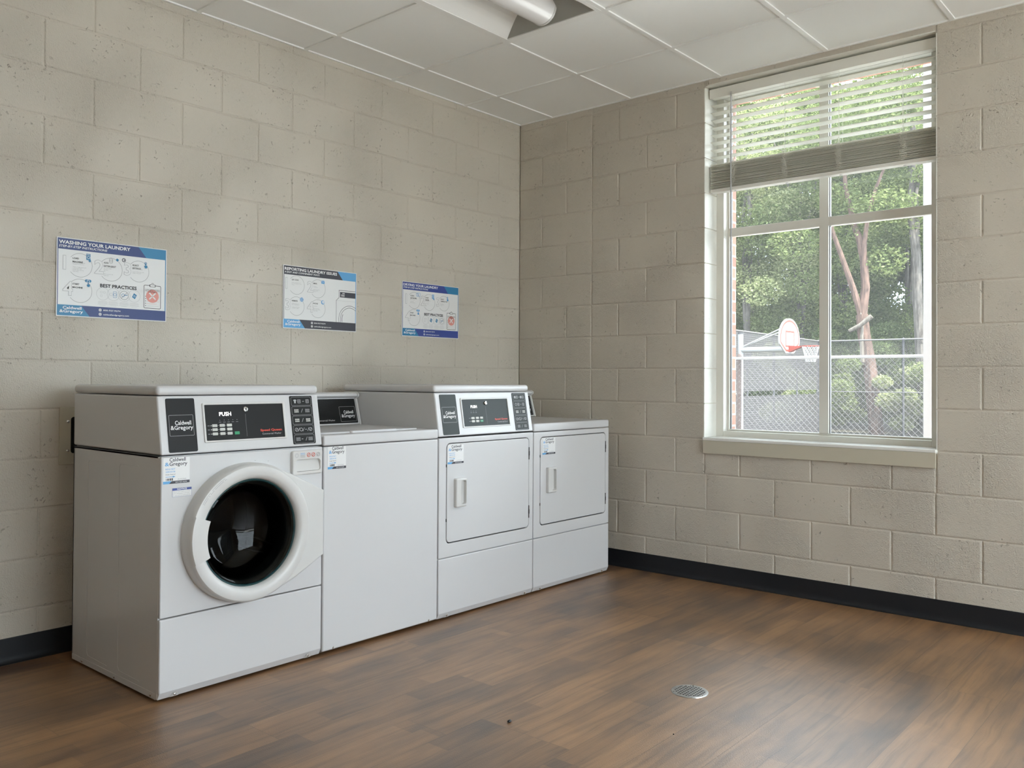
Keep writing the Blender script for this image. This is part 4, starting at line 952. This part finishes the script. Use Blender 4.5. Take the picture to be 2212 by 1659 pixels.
# fence with grey privacy slats running towards the building
t = thing('privacy_fence', 'chain link fence filled with grey privacy slats left of the basketball hoop', 'fence', (24, 8.75, GZ))
pA, pB = Vector((16.5, 8.06, 0)), Vector((29, 9.1, 0)); dv = (pB-pA); ln = dv.length; dv.normalize(); ff = Fr((pA.x, pA.y, GZ), dv, (0, 0, 1))
for k in range(6): u = ln*k/5; b = MB(); q = ff(u, 0, -.04); b.tube([q, q+Vector((0, 0, 3.70))], .035, 'galvdark', 10); b.build('post', t)
for z0_, z1_ in ((.05, 1.62), (1.78, 3.66)):
    b = MB(); 
    for k in range(int(ln/.085)): u = k*.085; b.face([ff(u+.006, z0_, .0), ff(u+.076, z0_, .0), ff(u+.076, z1_, .0), ff(u+.006, z1_, .0)], 'slatgrey')
    pz = MB(); n = int((z1_-z0_)/.07)
    for k in range(int(ln/.085)):
        for j in range(n): u, v = k*.085, z0_+j*.07; s_ = .035; pz.face([ff(u-.0, v+.022, .012), ff(u+.042, v, .012), ff(u+.047, v+.006, .012), ff(u+.004, v+.030, .012)], 'galv'); pz.face([ff(u+.042, v+.0, .012), ff(u+.085, v+.022, .012), ff(u+.081, v+.030, .012), ff(u+.040, v+.008, .012)], 'galv')
    b.build('slat_panel', t, smooth='flat'); pz.build('wire_mesh', t, smooth='flat')
b = MB(); b.tube([ff(0, 3.68, .0), ff(ln, 3.68, 0)], .025, 'galv', 8); b.build('rail', t)

# basketball hoop
hx, by, pyy = 18.45, 5.85, 7.28; rz = 2.09
t = thing('basketball_hoop', 'white basketball hoop with fan shaped backboard and orange rim', 'basketball hoop', (hx, pyy, GZ))
b = MB(); b.tube([(hx, pyy, GZ), (hx, pyy, 2.47)], .075, 'whitesteel', 16); b.lathe((hx, pyy, 2.47), [(.08, 0), (.08, .05), (0, .06)], 'galvdark', 'z', 16); b.build('pole', t)
b = MB(); b.tube([(hx, pyy, 2.02), (hx, by+.05, 2.02)], .075, 'whitesteel', 12); b.build('arm', t)
for s_ in (-1, 1): b = MB(); b.tube([(hx, pyy, 2.08), (hx+.22*s_, by+.04, 2.62)], .022, 'whitesteel', 8); b.build('brace', t)
bd = MB(); bz = 1.90; out = []
for a, c_ in ((-.27, 0), (.27, 0), (.66, .24)): out.append((a, bz+c_))
for k in range(17): a = PI*k/16; out.append((.69*math.cos(a), bz+.36+.60*math.sin(a)**.9))
out.append((-.66, bz+.24))
bd.prism([(hx+a, z) for a, z in out], by-.02, by+.02, 'y', 'whitesteel', .004, 1); board = bd.build('backboard', t)
fb = Fr((hx, by-.0205, 0), (1, 0, 0), (0, 0, 1)); b = MB(); ins = inset(out, .045); ins2 = inset(out, .10)
for k in range(len(ins)): b.face([fb(*ins[k], .002), fb(*ins[(k+1) % len(ins)], .002), fb(*ins2[(k+1) % len(ins)], .002), fb(*ins2[k], .002)], 'orange')
b.frame(fb, -.30, .30, bz+.17, bz+.62, .05, .003, 'orange', .003); b.build('board_markings', board, smooth='flat')
b = MB(); rc = (hx, by-.60, rz); n = 28
b.tube([(rc[0]+.228*math.cos(2*PI*k/n), rc[1]+.228*math.sin(2*PI*k/n), rz) for k in range(n+1)], .011, 'orange', 8)
b.prism([(by-.02, bz+.03), (by-.02, rz+.01), (by-.38, rz+.008), (by-.38, rz-.012), (by-.10, bz+.06)], hx-.09, hx+.09, 'x', 'orange'); b.build('rim', t)
b = MB()
for k in range(12):
    for sg in (1, -1):
        P = []
        for j in range(7): s_ = j/6; a = 2*PI*(k+sg*s_*2.0)/12; r = .225-.10*s_**.8; P.append((rc[0]+r*math.cos(a), rc[1]+r*math.sin(a), rz-.01-.42*s_))
        b.tube(P, .007, 'whitesteel', 4)
b.build('net', t)

# trees --------------------------------------------------------------
def leaves(cs, n, size, seed, m, ground=GZ+.1):
    """n small folded leaves scattered over clumps cs = [(centre, radius)]"""
    r = np.random.RandomState(seed); cs_c = np.array([c for c, _ in cs]); cs_r = np.array([q for _, q in cs]); wgt = cs_r**2/np.sum(cs_r**2)
    idx = r.choice(len(cs), n, p=wgt); d = r.normal(size=(n, 3)); d /= np.linalg.norm(d, axis=1)[:, None]
    rad = cs_r[idx]*(r.uniform(.35, 1.0, n)**.5)*r.uniform(.85, 1.1, n); c = cs_c[idx]+d*rad[:, None]*np.array([1, 1, .72]); c[:, 2] = np.maximum(c[:, 2], ground+r.uniform(0, .4, n))
    a = r.normal(size=(n, 3)); a[:, 2] *= .5; a /= np.linalg.norm(a, axis=1)[:, None]; b = r.normal(size=(n, 3)); b -= a*np.sum(a*b, axis=1)[:, None]; b /= np.linalg.norm(b, axis=1)[:, None]
    s = size*r.uniform(.6, 1.3, n)[:, None]; V = np.stack([c-a*s, c+b*s*.48, c+a*s, c-b*s*.48], 1).reshape(-1, 3)
    me = bpy.data.meshes.new('foliage'); me.vertices.add(4*n); me.vertices.foreach_set('co', V.astype('f').ravel()); me.loops.add(4*n); me.loops.foreach_set('vertex_index', np.arange(4*n, dtype='i')); me.polygons.add(n); me.polygons.foreach_set('loop_start', np.arange(0, 4*n, 4, dtype='i')); me.update(calc_edges=True); me.materials.append(M[m]); return me
def tree(label, base, h, cr, n, trunk, tm, lm, seed, clump_lo=.35, lean=(0, 0), tr=.17, size=.07, forks=3, cat='tree', group='trees behind the court'):
    r = random.Random(seed); t = thing('tree' if cat == 'tree' else 'bush', label, cat, (base[0], base[1], GZ), group=group)
    B = Vector((base[0], base[1], GZ)); cs = []
    if trunk:
        for f_ in range(forks):
            P = [B.copy()]; a = r.uniform(0, 2*PI); sp = (0 if f_ == 0 else r.uniform(.5, 1.0))*cr*.5; z_f = h*r.uniform(.25, .45)
            for k in range(1, 8):
                s = k/7; z = s*h*.92; off = 0 if z < z_f else (z-z_f)/(h-z_f)*sp
                P.append(B+Vector((lean[0]*s+off*math.cos(a)+r.uniform(-.12, .12)*s*2, lean[1]*s+off*math.sin(a)+r.uniform(-.12, .12)*s*2, z)))
            if f_: P = P[2:]
            b = MB(); b.tube(P, [tr*(1-.85*(i+(2 if f_ else 0))/8)*(.7 if f_ else 1) for i in range(len(P))], tm, 10); b.build('trunk' if f_ == 0 else 'branch', t)
    k_n = max(7, int(cr*8))
    for k in range(k_n):
        zz_ = h*(clump_lo+(1-clump_lo)*r.random()); fall = math.sqrt(max(.15, 1-abs((zz_/h-.65)/.5)**2)); a = r.uniform(0, 2*PI); q = cr*fall*math.sqrt(r.random())*.9
        cs.append(((B.x+lean[0]*zz_/h+q*math.cos(a), B.y+lean[1]*zz_/h+q*math.sin(a), GZ+zz_), cr*r.uniform(.26, .46)))
    me = leaves(cs, int(n*4.2), size, seed, lm); o = bpy.data.objects.new('foliage', me); COL.objects.link(o); me.transform(Matrix.Translation(-B)); o.parent = t; ORG[o.name] = B
    return t
rt = random.Random(21)
KIND = ['leafA', 'leafB', 'leafC']; DESC = {'leafA': 'mid green', 'leafB': 'dark green', 'leafC': 'pale bright green'}
def pos(az, depth):  # azimuth in degrees from the +x axis as seen from the middle of the room
    return (-4.5+depth*math.cos(math.radians(az)), -3.8+depth*math.sin(math.radians(az)))
# the reddish forked tree in the right half of the window
t = thing('tree', 'tree with reddish forked trunk seen through the right window panes', 'tree', (32.2, 9.6, GZ), group='trees behind the court')

TB = Vector((31, 7.5, GZ))
def limb(name, P, r0, r1, m='barkred'):
    b = MB(); n = len(P); b.tube(P, [r0+(r1-r0)*i/(n-1) for i in range(n)], m, 10); return b.build(name, t)
ORG[t.name] = Vector(t.location)
limb('trunk', [(31, 7.49, -1.36), (31, 7.59, -.26), (31.0, 7.77, 1.58), (31, 8.03, 3.07), (31, 8.10, 3.82)], .30, .24)
limb('branch', [(31, 8.1, 3.6), (31.1, 7.99, 4.93), (31.2, 8.1, 6.06), (31.3, 8.32, 7.01), (31.4, 8.58, 7.61), (31.5, 8.76, 8.38), (31.6, 8.97, 9.17), (31.7, 9.1, 11)], .19, .07)
limb('branch', [(31, 7.99, 3.3), (30.9, 8.32, 4.58), (30.8, 8.54, 5.34), (30.7, 8.78, 6.12), (30.6, 9.16, 7.29), (30.6, 9.35, 8.27), (30.6, 9.5, 10)], .15, .06)
limb('branch', [(31.1, 8.06, 5.49), (31.1, 8.03, 6.8), (31.2, 7.92, 7.9), (31.2, 7.59, 8.98), (31.3, 7.33, 9.68)], .11, .05)
limb('split_wood', [(30.78, 8.0, 1.9), (30.76, 8.03, 2.78), (30.8, 8.0, 3.43), (30.85, 8.1, 3.9)], .10, .03, 'deadwood')
limb('broken_branch', [(30.62, 8.47, 3.16), (30.55, 8.0, 3.38), (30.6, 7.59, 3.72)], .075, .10, 'deadwood')
cs = [((31.5+rt.uniform(-1.2, 1.5), 8.6+rt.uniform(-2.6, 3.2), rt.uniform(6.0, 14.0)), rt.uniform(.7, 1.25)) for _ in range(16)]
me = leaves(cs, 9000, .075, 5, 'leafA'); o = bpy.data.objects.new('foliage', me); COL.objects.link(o); me.transform(Matrix.Translation(-Vector(t.location))); o.parent = t
# pale grey trunks left and right of it
tree('tall tree with pale grey trunk by the left edge of the window panes', (33, 14.0), 15, 3.2, 8500, 1, 'barkgrey', 'leafC', 31, .38, (0, 0), .20)
tree('tree with thick grey leaning trunk by the right edge of the window panes', (33, 6.2), 14, 2.6, 4500, 1, 'barkgrey', 'leafA', 32, .55, (0, .8), .26)
tree('broad mid green tree rising behind the basketball backboard', (34.5, 12.0), 14.5, 3.6, 10500, 1, 'barkgrey', 'leafA', 33, .22, (0, 0), .16)
tree('dark green tree between the backboard and the reddish forked trunk', (38, 11.3), 15, 3.6, 9500, 1, 'barkgrey', 'leafB', 34, .12, (0, 0), .16)
tree('dark green tree filling the gap behind the reddish forked trunk', (39, 8.6), 15.5, 3.9, 10500, 1, 'barkgrey', 'leafB', 35, .10, (0, 0), .18)
tree('dark green tree behind the privacy slat fence', (38, 16.2), 15, 4.0, 10000, 1, 'barkgrey', 'leafB', 36, .12, (0, 0), .18)
tree('pale green tree standing beyond the privacy slat fence', (31.5, 17.5), 14, 3.2, 6000, 1, 'barkgrey', 'leafC', 37, .3, (0, 0), .18)
tree('mid green tree at the window right edge behind the far fence', (37, 4.6), 14, 3.8, 9000, 1, 'barkgrey', 'leafA', 38, .12, (0, 0), .2)
tree('bright green tree hidden mostly by the window right edge', (34, 2.2), 13, 3.4, 6000, 1, 'barkgrey', 'leafC', 39, .15, (0, 0), .2)
tree('tallest tree far back in the middle of the wood', (44, 12.5), 18.5, 4.6, 14000, 1, 'barkgrey', 'leafA', 40, .1, (0, 0), .22, .16)
tree('tall far tree at the right of the wood', (45, 7.0), 18, 4.6, 14000, 1, 'barkgrey', 'leafB', 41, .1, (0, 0), .22, .16)
tree('tall far tree at the left of the wood', (44, 18.5), 18, 4.8, 14000, 1, 'barkgrey', 'leafB', 42, .1, (0, 0), .22, .16)
tree('leafy far tree filling the gap above the backboard', (42, 15.6), 15, 4.4, 10000, 1, 'barkgrey', 'leafA', 43, .05, (0, 0), .2, .12)
tree('leafy far tree filling the gap right of the forked trunk', (42.5, 9.6), 15, 4.2, 10000, 1, 'barkgrey', 'leafC', 44, .05, (0, 0), .2, .12)
for i, (x, y, h_, c_, n_, m_, d_) in enumerate([(30.8, 8.9, 3.2, 1.5, 3200, 'leafA', 'low mid green bush left of the reddish trunk'), (30.6, 6.4, 2.8, 1.4, 3000, 'leafC', 'pale bush at the right end of the far fence'),
    (31.0, 11.0, 3.6, 1.6, 3000, 'leafC', 'pale green bush behind the slat fence corner'), (32.5, 4.2, 3.4, 1.7, 3000, 'leafB', 'dark bush beyond the right window edge'),
    (32.0, 13.5, 4.0, 1.8, 3200, 'leafB', 'dark green bush behind the slat fence'), (34.0, 7.3, 4.2, 2.2, 4200, 'leafB', 'large dark bush directly behind the reddish trunk'), (34.0, 10.3, 4.4, 2.2, 4000, 'leafB', 'large dark bush between the slat fence corner and the reddish trunk'), (36.0, 6.0, 4.6, 2.6, 5500, 'leafA', 'wide bush behind the pale bush at the fence end'), (38.0, 9.6, 5.0, 3.2, 7000, 'leafB', 'wide dark bush deep in the wood behind the forked trunk'), (38.0, 14.5, 5.5, 3.4, 7000, 'leafA', 'wide bush deep in the wood behind the slat fence'), (30.6, 4.4, 2.9, 1.5, 3000, 'leafA', 'low bush at the far fence beyond the window edge')]):
    tree(d_, (x, y), h_, c_, n_, 0, None, m_, 60+i, .12, size=.055, cat='bush', group='bushes behind the far fence')
